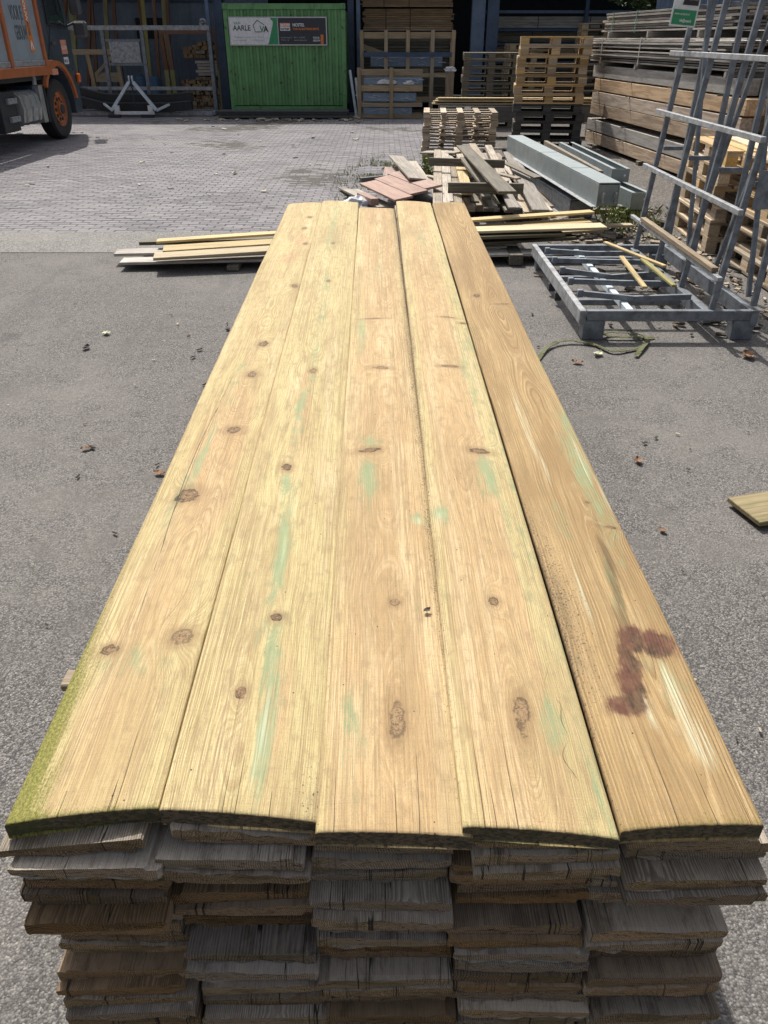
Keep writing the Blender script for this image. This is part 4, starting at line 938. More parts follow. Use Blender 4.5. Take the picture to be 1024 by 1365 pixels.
# ---------------------------------------------------------------- the big lumber pile on the right
def timber_at(p, d): return p
ax = Vector((.084, -1, 0)).normalized(); nx = Vector((1, .084, 0)).normalized()     # along the pile towards us, and to the right
far = Vector((3.80, 16.0, 0))
def LP(a, s, z): v = far + ax * s + nx * a; return (v.x, v.y, z)
BG = 'big tan beams in the lumber pile'
tz = .06
for tier in range(6):
    if tier == 2: tz += .06
    h = .185
    for c in range(4):
        s0 = rng.uniform(-.1, .15); s1 = 5.6 + [1.9, 1.5, 1.7, .1, .15, -.1][tier] + (rng.uniform(-.3, .5) if c else 0)
        if c and tier in (1, 4): s1 += .5
        mt = 'beam_grey' if tier in (1, 5) and rng.random() < .8 or c > 1 else 'beam_wood'
        lb = f"heavy squared {'grey' if mt == 'beam_grey' else 'tan'} beam, {ORD[5 - tier]} tier of the lumber pile, {['outermost at the left face', 'second beam in', 'third beam in', 'innermost'][c]}"
        tag(bar('timber_beam', LP(.13 + .27 * c, s0, tz + h / 2), LP(.13 + .27 * c, s1, tz + h / 2), .25, h - .004, mt, bev=.006), lb, 'beam', BG)
    tz += h
    if tier in (0, 1, 3, 4):
        for k, s in enumerate((.35, 1.9, 3.5, 5.2)):
            tag(bar('sticker_lath', LP(-.02 - rng.uniform(0, .10), s, tz + .008), LP(1.1, s, tz + .008), .03, .015, 'heap_dark'), f"thin lath between the {ORD[5 - tier]} and {ORD[4 - tier]} beam tiers, {['at the far end', 'second along', 'third along', 'nearest'][k]}", 'lath', 'laths between the beam tiers')
        tz += .016
for s in (.6, 2.8, 5.0):
    tag(bar('sleeper', LP(-.05, s, .03), LP(1.2, s, .03), .12, .055, 'heap_dark'), f"dark sleeper under the {'far end' if s < 1 else 'middle' if s < 4 else 'near end'} of the lumber pile", 'sleeper', 'sleepers under the lumber pile')
ztop = tz
def bundle(label, s0, s1, a0, width, z0, rows, t, mat, straps, strap_mat='strap', ragged_=.2, sag=0.0):
    root = thing('board_bundle', label, 'timber bundle', LP(a0 + width / 2, (s0 + s1) / 2, z0), 0, 'strapped bundles on the lumber pile')
    ncol = max(1, int(width / .17))
    for r_ in range(rows):
        for c in range(ncol):
            if rng.random() < .10 and 0 < r_ < rows - 1: continue
            a = a0 + (c + .5) * width / ncol + rng.uniform(-.03, .03)
            e0, e1 = s0 + rng.uniform(-ragged_, ragged_), s1 + rng.uniform(-ragged_, ragged_)
            zz = z0 + t * (r_ + .5) + rng.uniform(-.002, .002)
            bar('board', LP(a + rng.uniform(-.006, .006), e0, zz + rng.uniform(-.004, .004)), LP(a, e1, zz), (width / ncol - .008) * rng.uniform(.82, 1), t * rng.uniform(.6, .9), mat if rng.random() < .85 else ('beam_grey' if mat != 'dark_old' else 'bundle_wood'), root, bev=.002)
    for s in straps:
        mb = MB(); H_ = rows * t
        pts = [LP(a0 - .018, s, z0 - .02), LP(a0 - .018, s, z0 + H_ + .01), LP(a0 + width + .018, s, z0 + H_ + .01), LP(a0 + width + .018, s, z0 - .02)]
        for q in range(3): mb.bar(pts[q], pts[q + 1], .026, .004, up=(nx if q != 1 else (0, 0, 1)))
        mb.build('strap', strap_mat, root)
    return root
for s in (.45, 2.0, 3.6, 5.1):
    tag(bar('sticker_lath', LP(-.02, s, ztop + .03), LP(1.1, s, ztop + .03), .06, .06, 'beam_grey'), f"squared bearer between the tan beams and the grey bundle, {['farthest', 'second', 'third', 'nearest'][int(s / 1.5)]}", 'lath', 'bearers under the grey bundle')
bundle('silver grey bundle of planks with two pale straps lying on the tan beams', -.25, 5.2, -.02, .98, ztop + .062, 12, .0295, 'bundle_wood', (.35, 2.15))
zb2 = ztop + .062 + 12 * .0295 + .004
for s in (.4, 2.2, 4.0):
    tag(bar('sticker_lath', LP(.03, s, zb2 + .04), LP(1.1, s, zb2 + .04), .06, .08, 'beam_grey'), f"squared bearer between the two grey bundles, {['farthest', 'middle', 'nearest'][int(s / 1.6)]}", 'lath', 'bearers under the top bundle')
bundle('darker grey bundle of boards with green straps on top of the lumber pile', .0, 5.0, .06, .92, zb2 + .083, 8, .034, 'bundle_wood', (.5, 1.6), 'strap_green', .2)
# second pile, right and nearer
for tier in range(5):
    for c in range(3):
        p0 = LP(1.45 + .30 * c, .5, .12 + tier * .215); p1 = LP(1.45 + .30 * c, 6.2 + rng.uniform(-.5, .4) - .25 * c, .12 + tier * .215)
        tag(bar('timber_beam', p0, p1, .27, .205, 'beam_grey', bev=.006), f"grey squared beam in the second pile at the right, {ORD[4 - tier]} tier, {['left', 'middle', 'right'][c]} column", 'beam', 'grey beams in the second pile')
bundle('dark ragged pile of old boards on the second pile at the right', .6, 6.4, 1.32, 1.0, 1.22, 9, .036, 'dark_old', (1.2, 4.6), 'strap', .45)
bundle('ragged brown board bundle at the far right of the yard', .8, 7.0, 2.4, 1.0, 1.25, 12, .034, 'dark_old', (2.0, 5.5), 'strap', .4)
for tier in range(5):
    for c in range(3):
        tag(bar('timber_beam', LP(2.55 + .30 * c, .8, .12 + tier * .215), LP(2.55 + .30 * c, 7.0, .12 + tier * .215), .27, .205, 'beam_grey', bev=.006), f"grey squared beam in the outermost pile at the far right, {ORD[4 - tier]} tier, {['left', 'middle', 'right'][c]} column", 'beam', 'grey beams in the outermost pile')
sh = MB(); r2 = random.Random(5)
for k in range(160):
    a, s = r2.uniform(1.4, 2.25), r2.uniform(3.6, 6.2); p = Vector(LP(a, s, 1.55 + r2.uniform(0, .08))); d = Vector((r2.uniform(-1, 1), r2.uniform(-1, 1), r2.uniform(-.3, .5))).normalized() * r2.uniform(.04, .12)
    sh.bar(p - d, p + d, .04, .012, up=(r2.random(), r2.random(), 1))
tag(sh.build('bark_shreds', 'chip'), None, None, kind='stuff')

# ---------------------------------------------------------------- green container with its sign
CX0, CX1, CY, CH = -3.92, -0.95, 22.3, 2.43
ct = thing('shipping_container', 'green corrugated steel container with a long printed sign', 'container', ((CX0 + CX1) / 2, CY + 1.2, 0))
def corrug(x0, x1, pitch, dep, n_):
    pts = []
    k = int(round((x1 - x0) / pitch)); pt = (x1 - x0) / k
    for i in range(k):
        a = x0 + i * pt; pts += [(a, 0), (a + pt * .32, 0), (a + pt * .5, dep), (a + pt * .82, dep)]
    pts.append((x1, 0)); return pts
def corrug_wall(name, x0, x1, z0, z1, m, mat, parent, pitch=.165, dep=.034):
    pts = corrug(x0, x1, pitch, dep, 0); mb = MB(); n = len(pts)
    mb.geo([(a, d, z0) for a, d in pts] + [(a, d, z1) for a, d in pts], [(i, i + 1, n + i + 1, n + i) for i in range(n - 1)])
    return mb.build(name, mat, parent, m)
corrug_wall('front_wall', CX0 + .09, CX1 - .09, .24, CH - .13, Matrix.Translation((0, CY + .02, 0)), 'container_green', ct)
corrug_wall('side_wall', 0, 2.3, .24, CH - .13, Matrix.Translation((CX1 - .02, CY + .05, 0)) @ Matrix.Rotation(R(90), 4, 'Z'), 'container_green', ct)
corrug_wall('side_wall', 0, 2.3, .24, CH - .13, Matrix.Translation((CX0 + .02, CY + 2.35, 0)) @ Matrix.Rotation(R(-90), 4, 'Z'), 'container_green', ct)
for x_ in (CX0 + .05, CX1 - .05):
    for y_ in (CY + .05, CY + 2.35): box('corner_post', (x_, y_, CH / 2), (.10, .10, CH - .26), 'container_green', ct); 
    for z_ in (.06, CH - .06): box('corner_casting', (x_, CY + .05, z_), (.12, .13, .119), 'container_green', ct)
for z_ in (.16, CH - .066):
    box('front_rail', ((CX0 + CX1) / 2, CY + .04, z_), (CX1 - CX0 - .13, .08, .12), 'container_green', ct)
box('roof', ((CX0 + CX1) / 2, CY + 1.25, CH - .02), (CX1 - CX0 - .13, 2.3, .03), 'container_green', ct)
box('back_wall', ((CX0 + CX1) / 2, CY + 2.36, CH / 2), (CX1 - CX0 - .2, .03, CH - .3), 'container_green', ct)
fm_ = Matrix.Translation((-3.80, CY - .03, 1.555)) @ Matrix.Rotation(R(90), 4, 'X')
sg2 = tag(link('container_sign', None, fm_), 'long two-part sign, white left half and dark right half, on the green container', 'sign')
SW, SH = 2.40, .60
plate('panel', 0, SW, 0, SH, -.008, 'sign_frame', sg2, fm_, .012)
plate('white_panel', .025, 1.19, .025, SH - .025, .001, 'white', sg2, fm_)
mb = MB(); mb.prism([(1.01, .575), (1.19, .575), (1.19, .025), (.93, .025), (.955, .06), (1.085, .46), (1.085, .50)], .003, .0055, 'Z'); mb.build('green_corner', 'sign_green', sg2, fm_)
plate('dark_panel', 1.21, SW - .025, .025, SH - .025, .001, 'sign_navy', sg2, fm_)
text('lettering', 'VAN', .085, fm_ @ Matrix.Translation((.12, .44, .004)), 'sign_green', sg2, sx=1.0)
text('lettering', 'AARLE', .155, fm_ @ Matrix.Translation((.10, .315, .004)), 'ink', sg2, sx=.95, bold=.002)
text('lettering', 'Houthandel van Aarle', .045, fm_ @ Matrix.Translation((.12, .16, .004)), 'ink_grey', sg2)
text('lettering', 'www.vanaarle.nl', .045, fm_ @ Matrix.Translation((.12, .10, .004)), 'ink_grey', sg2)
text('lettering', '0413 - 26 30 17', .045, fm_ @ Matrix.Translation((.55, .16, .004)), 'ink_grey', sg2)
text('lettering', 'info@vanaarle.nl', .045, fm_ @ Matrix.Translation((.55, .10, .004)), 'ink_grey', sg2)
mb = MB(); pent = [(.60, .43), (.70, .535), (.86, .455)]
hp = [(.595, .42), (.70, .535), (.87, .44)]
mb.bar((.595, .42, .005), (.705, .53, .005), .014, .003); mb.bar((.70, .53, .005), (.87, .43, .005), .014, .003); mb.bar((.595, .42, .005), (.645, .285, .005), .014, .003); mb.bar((.64, .285, .005), (.80, .285, .005), .014, .003); mb.build('house_logo', 'ink', sg2, fm_)
text('logo_letter', 'V', .175, fm_ @ Matrix.Translation((.755, .285, .0065)), 'sign_green', sg2, bold=.004)
text('logo_letter', 'A', .175, fm_ @ Matrix.Translation((.845, .285, .0075)), 'ink', sg2, bold=.004)
plate('badge', 1.255, 1.50, .31, .47, .0035, 'white', sg2, fm_); plate('badge_band', 1.255, 1.50, .385, .47, .0055, 'salmon', sg2, fm_)
text('lettering', 'BOUW', .075, fm_ @ Matrix.Translation((1.268, .40, .0075)), 'white', sg2, sx=1.0, bold=.002)
text('lettering', 'PARTNER', .055, fm_ @ Matrix.Translation((1.265, .325, .0055)), 'ink', sg2, sx=.92, bold=.002)
text('lettering', 'NOSTEL', .09, fm_ @ Matrix.Translation((1.56, .40, .004)), 'white', sg2, sx=.9, bold=.002)
text('lettering', 'TUIN & BUITENRUIMTE', .062, fm_ @ Matrix.Translation((1.56, .325, .004)), 'orange_flat', sg2, sx=1.0, bold=.002)
text('lettering', 'Industrieweg 12', .042, fm_ @ Matrix.Translation((1.26, .155, .004)), 'ink_grey', sg2)
text('lettering', 'T 0413 - 36', .042, fm_ @ Matrix.Translation((1.26, .10, .004)), 'ink_grey', sg2)
text('lettering', '0413 - 36 50 00', .042, fm_ @ Matrix.Translation((1.58, .155, .004)), 'ink_grey', sg2)
text('lettering', 'www.nostel-tuin.nl', .042, fm_ @ Matrix.Translation((1.58, .10, .004)), 'ink_grey', sg2)
text('lettering', 'VOOR JE', .055, fm_ @ Matrix.Translation((2.05, .145, .004)), 'white', sg2, sx=.75, bold=.001); text('lettering', 'GEBOUW', .055, fm_ @ Matrix.Translation((2.05, .085, .004)), 'white', sg2, sx=.75, bold=.001)
plate('orange_strip', 2.24, 2.31, .03, .23, .0035, 'orange_flat', sg2, fm_)
# black boards in front of it
for k, (z, x0, x1, yy) in enumerate(((.055, -4.10, -.86, 21.55), (.115, -4.05, -.92, 21.62), (.165, -4.12, -.88, 21.58))):
    tag(bar('black_plank', (x0, yy, z), (x1, yy, z), .42, .045 if k < 2 else .04, 'black_board'), f"long black plastic-like plank in front of the green container, {['lowest', 'middle', 'topmost'][k]} of three", 'plank', 'black planks before the container')
for k, x_ in enumerate((-3.6, -2.4, -1.3)): tag(box('wood_chock', (x_, 21.57, .015), (.09, .44, .03), 'heap_dark'), f"low dark chock under the black planks, {['left', 'middle', 'right'][k]} one", 'chock', 'chocks under the black planks')
for k, (xa, xb, zt) in enumerate(((-.86, -.70, 1.02), (-.72, -.62, .85))): tag(bar('steel_pole', (xb, 22.0, 0), (xa, 22.35, zt), .05, .05, 'galv_bright'), ['taller pale pole leaning beside the container and the crates', 'shorter pale pole leaning beside the taller one'][k], 'pole')

# ---------------------------------------------------------------- galvanised frame rack and the loader fork at the left
fr = thing('steel_rack', 'wide galvanised steel frame with a small plate, standing before the leaning posts', 'frame', (-6.4, 22.8, 0))
FY = 22.75
bar('top_tube', (-8.5, FY, 1.93), (-4.37, FY, 1.93), .10, .10, 'galv_lath', fr)
bar('mid_tube', (-8.5, FY, .60), (-4.44, FY, .60), .08, .08, 'galv_lath', fr)
bar('base_tube', (-8.5, FY - .5, .06), (-4.40, FY - .5, .06), .09, .09, 'galv_lath', fr)
bar('base_tube', (-8.5, FY + .3, .06), (-4.40, FY + .3, .06), .09, .09, 'galv_lath', fr)
for x_ in (-8.45, -4.40): bar('upright', (x_, FY, .01), (x_, FY, 1.87), .09, .08, 'galv', fr, up=(0, 1, 0)); bar('foot_tube', (x_, FY - .45, .06), (x_, FY + .25, .06), .09, .085, 'galv_lath', fr)
for x_ in (-7.10, -6.10): bar('upright', (x_, FY, .36), (x_ + .02, FY, 1.879), .09, .08, 'galv', fr, up=(0, 1, 0))
bar('cross_tube', (-7.03, FY, 1.66), (-6.14, FY, 1.66), .06, .06, 'galv', fr); bar('cross_tube', (-7.03, FY, 1.14), (-6.14, FY, 1.14), .06, .06, 'galv', fr)
box('plate', (-6.56, FY - .035, 1.40), (.76, .012, .46), 'galv_lath', fr)
mb = MB(); mb.tube([(-4.52, FY, 2.03 + .0), (-4.52, FY, 2.06)], .05, 8)
ring_ = [(-4.52 + .075 * math.cos(a * .5236), FY, 2.04 + .075 * math.sin(a * .5236)) for a in range(13)]; mb.tube(ring_, .022, 6, False); mb.build('lifting_eye', 'galv_lath', fr)
bar('base_brace', (-8.4, FY - .45, .07), (-7.6, FY + .25, .07), .06, .06, 'galv_lath', fr)
def blade(nm, label, z0, yy, dx):
    root = thing(nm, label, 'bumper', (-6.4 + dx, yy, z0), 0, 'curved black bumpers on the steel frame base')
    mb = MB(); n = 14
    xs = [-1.45 + 2.9 * k / n for k in range(n + 1)]
    zf = lambda x: .17 * max(0, -x - .75) / .7 * (1 if x < 0 else 0) + (.05 * max(0, x - .85) / .6)
    for k in range(n):
        mb.bar((-6.4 + dx + xs[k], yy, z0 + zf(xs[k])), (-6.4 + dx + xs[k + 1] + .002, yy, z0 + zf(xs[k + 1])), .09, .20)
    mb.build('rubber_band', 'black_rubber', root)
    mb = MB()
    for k in range(n): mb.bar((-6.4 + dx + xs[k], yy - .02, z0 + .105 + zf(xs[k])), (-6.4 + dx + xs[k + 1] + .002, yy - .02, z0 + .105 + zf(xs[k + 1])), .08, .022)
    mb.build('edge_strip', 'black_board', root)
blade('rubber_bumper', 'upper curved black bumper lying on the steel frame base', .38, 22.42, .04); blade('rubber_bumper', 'lower curved black bumper in front of the upper one', .20, 22.16, .05)
tf = thing('three_point_hitch', 'pale blue A-shaped steel hitch with a chain before the black bumpers', 'hitch', (-6.3, 21.9, 0))
AY = 21.85
bar('arm', (-6.86, AY, .16), (-6.34, AY + .05, .78), .07, .09, 'galv_bright', tf, up=(0, 1, 0)); bar('arm', (-5.74, AY, .16), (-6.24, AY + .05, .78), .07, .09, 'galv_bright', tf, up=(0, 1, 0))
bar('head_lug', (-6.33, AY + .05, .76), (-6.33, AY + .05, .92), .03, .06, 'galv_bright', tf); bar('head_lug', (-6.25, AY + .05, .76), (-6.25, AY + .05, .92), .03, .06, 'galv_bright', tf); bar('head_pin', (-6.36, AY + .05, .87), (-6.22, AY + .05, .87), .04, .04, 'galv', tf)
bar('lower_bar', (-6.80, AY, .10), (-5.80, AY, .10), .09, .07, 'white', tf)
for x_ in (-6.72, -5.88): box('white_block', (x_, AY - .02, .19), (.12, .08, .16), 'white', tf); box('foot', (x_ - .1, AY, .035), (.30, .12, .07), 'dark_steel', tf)
bar('side_arm', (-6.85, AY, .15), (-7.15, AY + .3, .30), .05, .05, 'galv_bright', tf); bar('side_arm', (-5.75, AY, .15), (-5.45, AY + .3, .28), .05, .05, 'galv_bright', tf)
mb = MB()
for k in range(10): mb.tube([(-6.28, AY + .01, .80 - k * .055), (-6.27 + .012 * (k % 2), AY, .75 - k * .055)], .016, 6)
mb.build('chain', 'dark_steel', tf)

# posts leaning in the left bay, trestle and firewood
pts_ = [(-9.0, -8.55, 'redbrown_post'), (-8.7, -8.3, 'green_post'), (-8.45, -8.62, 'green_post'), (-8.2, -8.0, 'redbrown_post'), (-7.95, -8.02, 'redbrown_post'), (-7.5, -7.62, 'green_post'), (-7.3, -7.42, 'redbrown_post'), (-6.45, -6.75, 'redbrown_post'), (-6.35, -6.65, 'green_post'), (-6.2, -6.32, 'redbrown_post'), (-5.95, -6.05, 'green_post'), (-5.85, -5.92, 'redbrown_post'), (-8.85, -8.9, 'green_post')]
for k, (xb, xt, mt) in enumerate(pts_):
    tag(bar('leaning_post', (xb, 24.0 + rng.uniform(-.2, .2), 0), (xt, 25.55, 3.3 + rng.uniform(0, .3)), .11 if mt == 'green_post' else .09, .08, mt), f"{'yellow-green' if mt == 'green_post' else 'red-brown'} post leaning in the left shed bay, {['first', 'second', 'third', 'fourth', 'fifth', 'sixth', 'seventh', 'eighth', 'ninth', 'tenth', 'eleventh', 'twelfth', 'thirteenth'][sorted(range(13), key=lambda q: pts_[q][0]).index(k)]} counted from the truck", 'post', 'posts leaning in the left bay')
tr = thing('timber_trestle', 'braced tan timber trestle among the leaning posts', 'trestle', (-7.8, 23.7, 0))
bar('top_beam', (-8.9, 23.65, 1.40), (-6.95, 23.65, 1.40), .10, .12, 'crate_wood', tr)
for x_ in (-8.4, -7.75, -7.0): bar('leg', (x_, 23.65, 0), (x_ - .08, 23.65, 1.335), .10, .09, 'crate_wood', tr, up=(0, 1, 0))
bar('brace', (-7.66, 23.6, .90), (-7.12, 23.6, 1.335), .08, .06, 'crate_wood', tr, up=(0, 1, 0)); bar('shelf', (-7.72, 23.66, .82), (-7.04, 23.66, .82), .10, .22, 'crate_wood', tr)
for k, x_ in enumerate((-6.62, -6.24)):
    d = thing('plastic_drum', ['left dull blue drum behind the steel frame plate', 'right dull blue drum behind the steel frame plate'][k], 'drum', (x_, 23.9, 0), 0, 'blue drums behind the frame')
    mb = MB(); mb.tube([(x_, 23.9, 0), (x_, 23.9, .12), (x_, 23.9, .16), (x_, 23.9, .50), (x_, 23.9, .54), (x_, 23.9, .78), (x_, 23.9, .84)], [.17, .175, .185, .185, .175, .175, .12], 16); mb.build('body', 'crate_blue', d, smooth=True)
    mb = MB(); mb.tube([(x_ + .06, 23.9, .84), (x_ + .06, 23.9, .88)], .04, 10); mb.build('cap', 'black_board', d)
pf = thing('post_frame', 'timber frame of yellow-brown posts around the firewood', 'frame', (-5.0, 24.0, 0))
bar('top_beam', (-5.95, 23.95, 1.86), (-4.22, 23.95, 1.86), .09, .12, 'redbrown_post', pf)
for x_, mt in ((-5.86, 'green_post'), (-5.70, 'green_post'), (-4.42, 'green_post'), (-4.27, 'green_post')):
    bar('post', (x_, 23.9, 0), (x_, 23.9, .98), .12, .10, mt, pf, up=(0, 1, 0)); bar('post_upper', (x_, 23.9, .98), (x_ - .03, 23.92, 1.80), .11, .09, 'redbrown_post', pf, up=(0, 1, 0))
r3 = random.Random(9)
def woodpile(name, label, x0, x1, z0, z1, yy, mat, sz, n):
    root = thing(name, label, 'firewood', ((x0 + x1) / 2, yy, z0))
    k = 0; zz = z0
    while zz < z1:
        x = x0
        while x < x1:
            w = sz * r3.uniform(.6, 1.3); h = sz * r3.uniform(.6, 1.1)
            dx = r3.uniform(-.04, .04)
            lim = z1 - .25 * abs((x - (x0 + x1) / 2) / (x1 - x0))
            if zz + h < lim + .06:
                bar('log', (x + w / 2 + dx, yy + r3.uniform(-.08, .05), zz + h / 2), (x + w / 2 - dx, yy + .45, zz + h / 2 + r3.uniform(-.03, .03)), w, h, mat if r3.random() < .8 else ('chip' if mat != 'white_board' else 'heap_wood'), root, bev=.012)
            x += w * .98
        zz += sz * .8
woodpile('firewood_stack', 'dark brown firewood stacked low behind the steel frame, split ends showing', -5.55, -4.48, .02, .80, 24.15, 'pack_wood', .11, 0)
woodpile('firewood_stack', 'loose dark logs heaped on top behind the pale boards in the left bay', -5.5, -4.5, 1.24, 1.62, 24.5, 'pack_wood', .12, 0)
wb = thing('pale_board_bundle', 'bundle of pale boards lying on the firewood in the left bay', 'timber bundle', (-4.8, 24.4, .85))
for k in range(5): bar('board', (-5.1 + rng.uniform(-.05, .05), 24.3, .87 + k * .072), (-4.05 + rng.uniform(-.08, .05), 24.3, .87 + k * .072), .35, .062, 'white_board', wb)

# ---------------------------------------------------------------- crates, film and packs in the middle bay
def lath_crate(label, x0, x1, yy, zt, posts, rails, mat='crate_wood', depth=.55):
    root = thing('lath_crate', label, 'crate', ((x0 + x1) / 2, yy, 0), 0, 'open lath crates in the middle bay')
    for p in posts:
        bar('post', (p, yy - .03, 0), (p, yy - .03, zt), .09, .045, mat, root, up=(0, 1, 0)); bar('post', (p, yy + depth, 0), (p, yy + depth, zt * .98), .08, .04, mat, root, up=(0, 1, 0))
    for z, h in rails:
        bar('rail', (x0, yy + .02, z), (x1, yy + .02, z), .04, h, mat, root); bar('rail', (x0, yy + depth - .045, z), (x1, yy + depth - .045, z), .04, h, mat, root)
    for p in (posts[0], posts[-1]): bar('end_rail', (p, yy + .05, zt * .9), (p, yy + depth - .07, zt * .9), .04, .08, mat, root)
    return root
lath_crate('tall open lath crate with a dark middle rail in the middle shed bay', -.62, 1.80, 22.6, 1.88, (-.56, .05, .60, 1.22, 1.74), ((1.77, .14), (.35, .10), (.9, .09)))
tag(bar('dark_rail', (-.52, 22.50, 1.36), (1.70, 22.50, 1.36), .04, .10, 'blue_steel'), 'dark blue rail fixed across the tall lath crate', 'rail')
tag(bar('diagonal_board', (-.55, 22.95, 1.52), (1.15, 22.95, .98), .03, .13, 'crate_wood'), 'tan board leaning diagonally inside the tall lath crate', 'board')
lath_crate('lower lath crate with film-wrapped panels, in front of the taller crate', -.66, .95, 21.55, 1.10, (-.61, .18, .88 + .7), ((1.0, .11), (.66, .13), (.30, .09), (.05, .08)))
for k, (x0, x1, z0, z1, yy, lb) in enumerate(((-.52, .70, .08, .24, 21.75, 'lowest blue film-wrapped panel pack in the front crate'), (-.52, .80, .36, .56, 21.78, 'middle blue film-wrapped panel pack in the front crate'), (-.50, .95, .70, .88, 21.8, 'upper pale film-wrapped panel pack in the front crate'), (-.35, 1.5, 1.08, 1.30, 23.0, 'bright blue wrapped pack behind the front crate rails'))):
    o = thing('wrapped_pack', lb, 'panel pack', ((x0 + x1) / 2, yy, z0), 0, 'film-wrapped packs in the crates')
    box('pack', ((x0 + x1) / 2, yy, (z0 + z1) / 2), (x1 - x0, .30, z1 - z0), 'film', o, bev=.012)
    mb = MB(); r4 = random.Random(k)
    for q in range(7):
        x = r4.uniform(x0 + .1, x1 - .1); z = r4.uniform(z0 + .03, z1 - .03)
        mb.bar((x, yy - .158, z), (x + r4.uniform(.05, .22), yy - .162, z + r4.uniform(-.05, .05)), .006, r4.uniform(.01, .035), up=(0, 1, .3))
    mb.build('film_fold', 'film_white', o)['kind'] = 'stuff'
def crumple(name, label, c, r, mat, cat='film', seed=1):
    bm = bmesh.new(); bmesh.ops.create_icosphere(bm, subdivisions=3, radius=1)
    for v in bm.verts:
        k = 1 + .55 * mnoise.noise(v.co * 2.3 + Vector((seed, 0, 0))) + .3 * mnoise.noise(v.co * 6 + Vector((0, seed, 0)))
        v.co = Vector((v.co.x * r[0] * k, v.co.y * r[1] * k, max(-r[2] * .35, v.co.z * r[2] * k)))
    me = bpy.data.meshes.new(name); bm.to_mesh(me); bm.free(); me.materials.append(M[mat])
    return tag(link(name, me, Matrix.Translation(c)), label, cat)
crumple('film_scrap', 'white crumpled film on the end of the front crate rail', (1.60, 21.5, 1.05), (.13, .06, .07), 'film_white', seed=4)
crumple('film_scrap', 'white crumpled film hanging over the upper wrapped pack', (.05, 21.56, .78), (.22, .04, .07), 'film_white', seed=7)
crumple('film_scrap', 'small white film tuft on the upper wrapped pack near the middle post', (.62, 21.58, .76), (.12, .04, .06), 'film_white', seed=11)
crumple('film_scrap', 'silver crumpled film beside the red-brown panel, against the stack end', (-.30, 9.25, .10), (.13, .16, .09), 'film_white', seed=15)
def pack(label, x0, x1, y0, y1, z0, z1, rows, mat):
    root = thing('timber_pack', label, 'timber pack', ((x0 + x1) / 2, (y0 + y1) / 2, z0), 0, 'timber packs in the shed')
    t = (z1 - z0) / rows
    for r_ in range(rows):
        for c in range(2):
            yy = y0 + .09 + c * .19
            bar('board', (x0 + rng.uniform(-.04, .06), yy, z0 + t * (r_ + .5)), (x1 + rng.uniform(-.06, .04), yy, z0 + t * (r_ + .5)), .18, t * .88, mat, root, bev=.002)
    box('core', ((x0 + x1) / 2, (y0 + .40 + y1) / 2, (z0 + z1) / 2), (x1 - x0 - .1, y1 - y0 - .42, z1 - z0 - .01), mat, root)
    for x_ in (x0 + (x1 - x0) * .25, x0 + (x1 - x0) * .52):
        bar('band', (x_, y0 - .006, z0), (x_, y0 - .006, z1), .02, .004, 'black_rubber', root, up=(0, 1, 0))
    return root
pack('brown timber pack, upper one high in the middle shed bay', -.62, 1.86, 24.6, 25.8, 2.42, 2.88, 10, 'pack_wood')
pack('brown timber pack, lower one right behind the tall crate', -.55, 1.86, 24.6, 25.8, 1.88, 2.38, 10, 'pack_wood')
pack('dark timber pack standing lowest behind the crates', -.6, 1.8, 24.6, 25.8, .15, 1.70, 20, 'heap_dark')

# right bay: long packs on a rack, pallets, long yellow boards
pack('long pale-edged pack on the highest level of the right shed bay', 2.9, 8.2, 25.0, 26.0, 1.95, 2.22, 4, 'beam_grey')
pack('long dark pack on the third level of the right shed bay', 2.8, 8.0, 25.0, 26.0, 1.62, 1.86, 5, 'heap_dark')
pack('long brown pack on the second level of the right shed bay', 2.9, 8.1, 25.0, 26.0, 1.22, 1.52, 5, 'pack_wood')
pack('long dark pack lowest in the right shed bay', 2.8, 8.0, 25.0, 26.0, .2, 1.05, 8, 'heap_dark')
sr = thing('storage_rack', 'dark blue steel rack carrying the packs in the right shed bay', 'rack', (5.5, 25.5, 0))
for x_ in (2.7, 5.5, 8.3): bar('upright', (x_, 24.9, 0), (x_, 24.9, 3.4), .10, .10, 'blue_steel', sr, up=(0, 1, 0))
for z_ in (1.13, 1.57, 1.905, 2.32): bar('arm_rail', (2.76, 24.93, z_), (8.24, 24.93, z_), .06, .07, 'blue_column' if z_ > 2 else 'blue_steel', sr)
pallet_stack(2.35, 19.6, 10, 'heap_dark', R(-4), lambda k, mt: f"old pallet, {ORD[k]} from the top, in the shaded stack behind the yellow boards", 'pallets in the shaded stack', .03)  # shade on this stack is put into its dark wood colour
pallet_stack(3.75, 23.0, 11, 'crate_wood', R(3), lambda k, mt: f"grey pallet, {ORD[k]} from the top, in the stack behind the tall yellow pallets", 'pallets in the rear stack', .04)
pallet_stack(5.4, 22.4, 14, 'crate_wood', R(-5), lambda k, mt: f"brown pallet, {ORD[k]} from the top, in the rearmost stack left of the bundles", 'pallets in the rearmost stack', .05)
for k in range(5):
    tag(bar('long_board', (.95 + .03 * k, 17.3 + (k % 2) * .16, .60 + .024 * k), (4.9 + .02 * k, 17.1 + (k % 2) * .16, .60 + .024 * k), .16, .022, 'yellow_wood'), f"long pale yellow board, {ORD[4 - k]} of the little pile between crates and pallets", 'board', 'long yellow boards on the grey pack')
gp = thing('grey_pack', 'grey film-covered pack under the long yellow boards', 'timber pack', (2.9, 17.3, 0))
box('cover', (2.9, 17.3, .43), (3.6, .5, .28), 'slate_wood', gp); box('bearer', (1.6, 17.3, .145), (.14, .55, .29), 'heap_dark', gp); box('bearer', (4.2, 17.3, .145), (.14, .55, .29), 'heap_dark', gp); plate('paper_label', 0, .13, 0, .10, 0, 'white', gp, Matrix.Translation((1.58, 17.045, .46)) @ Matrix.Rotation(R(90), 4, 'X'))

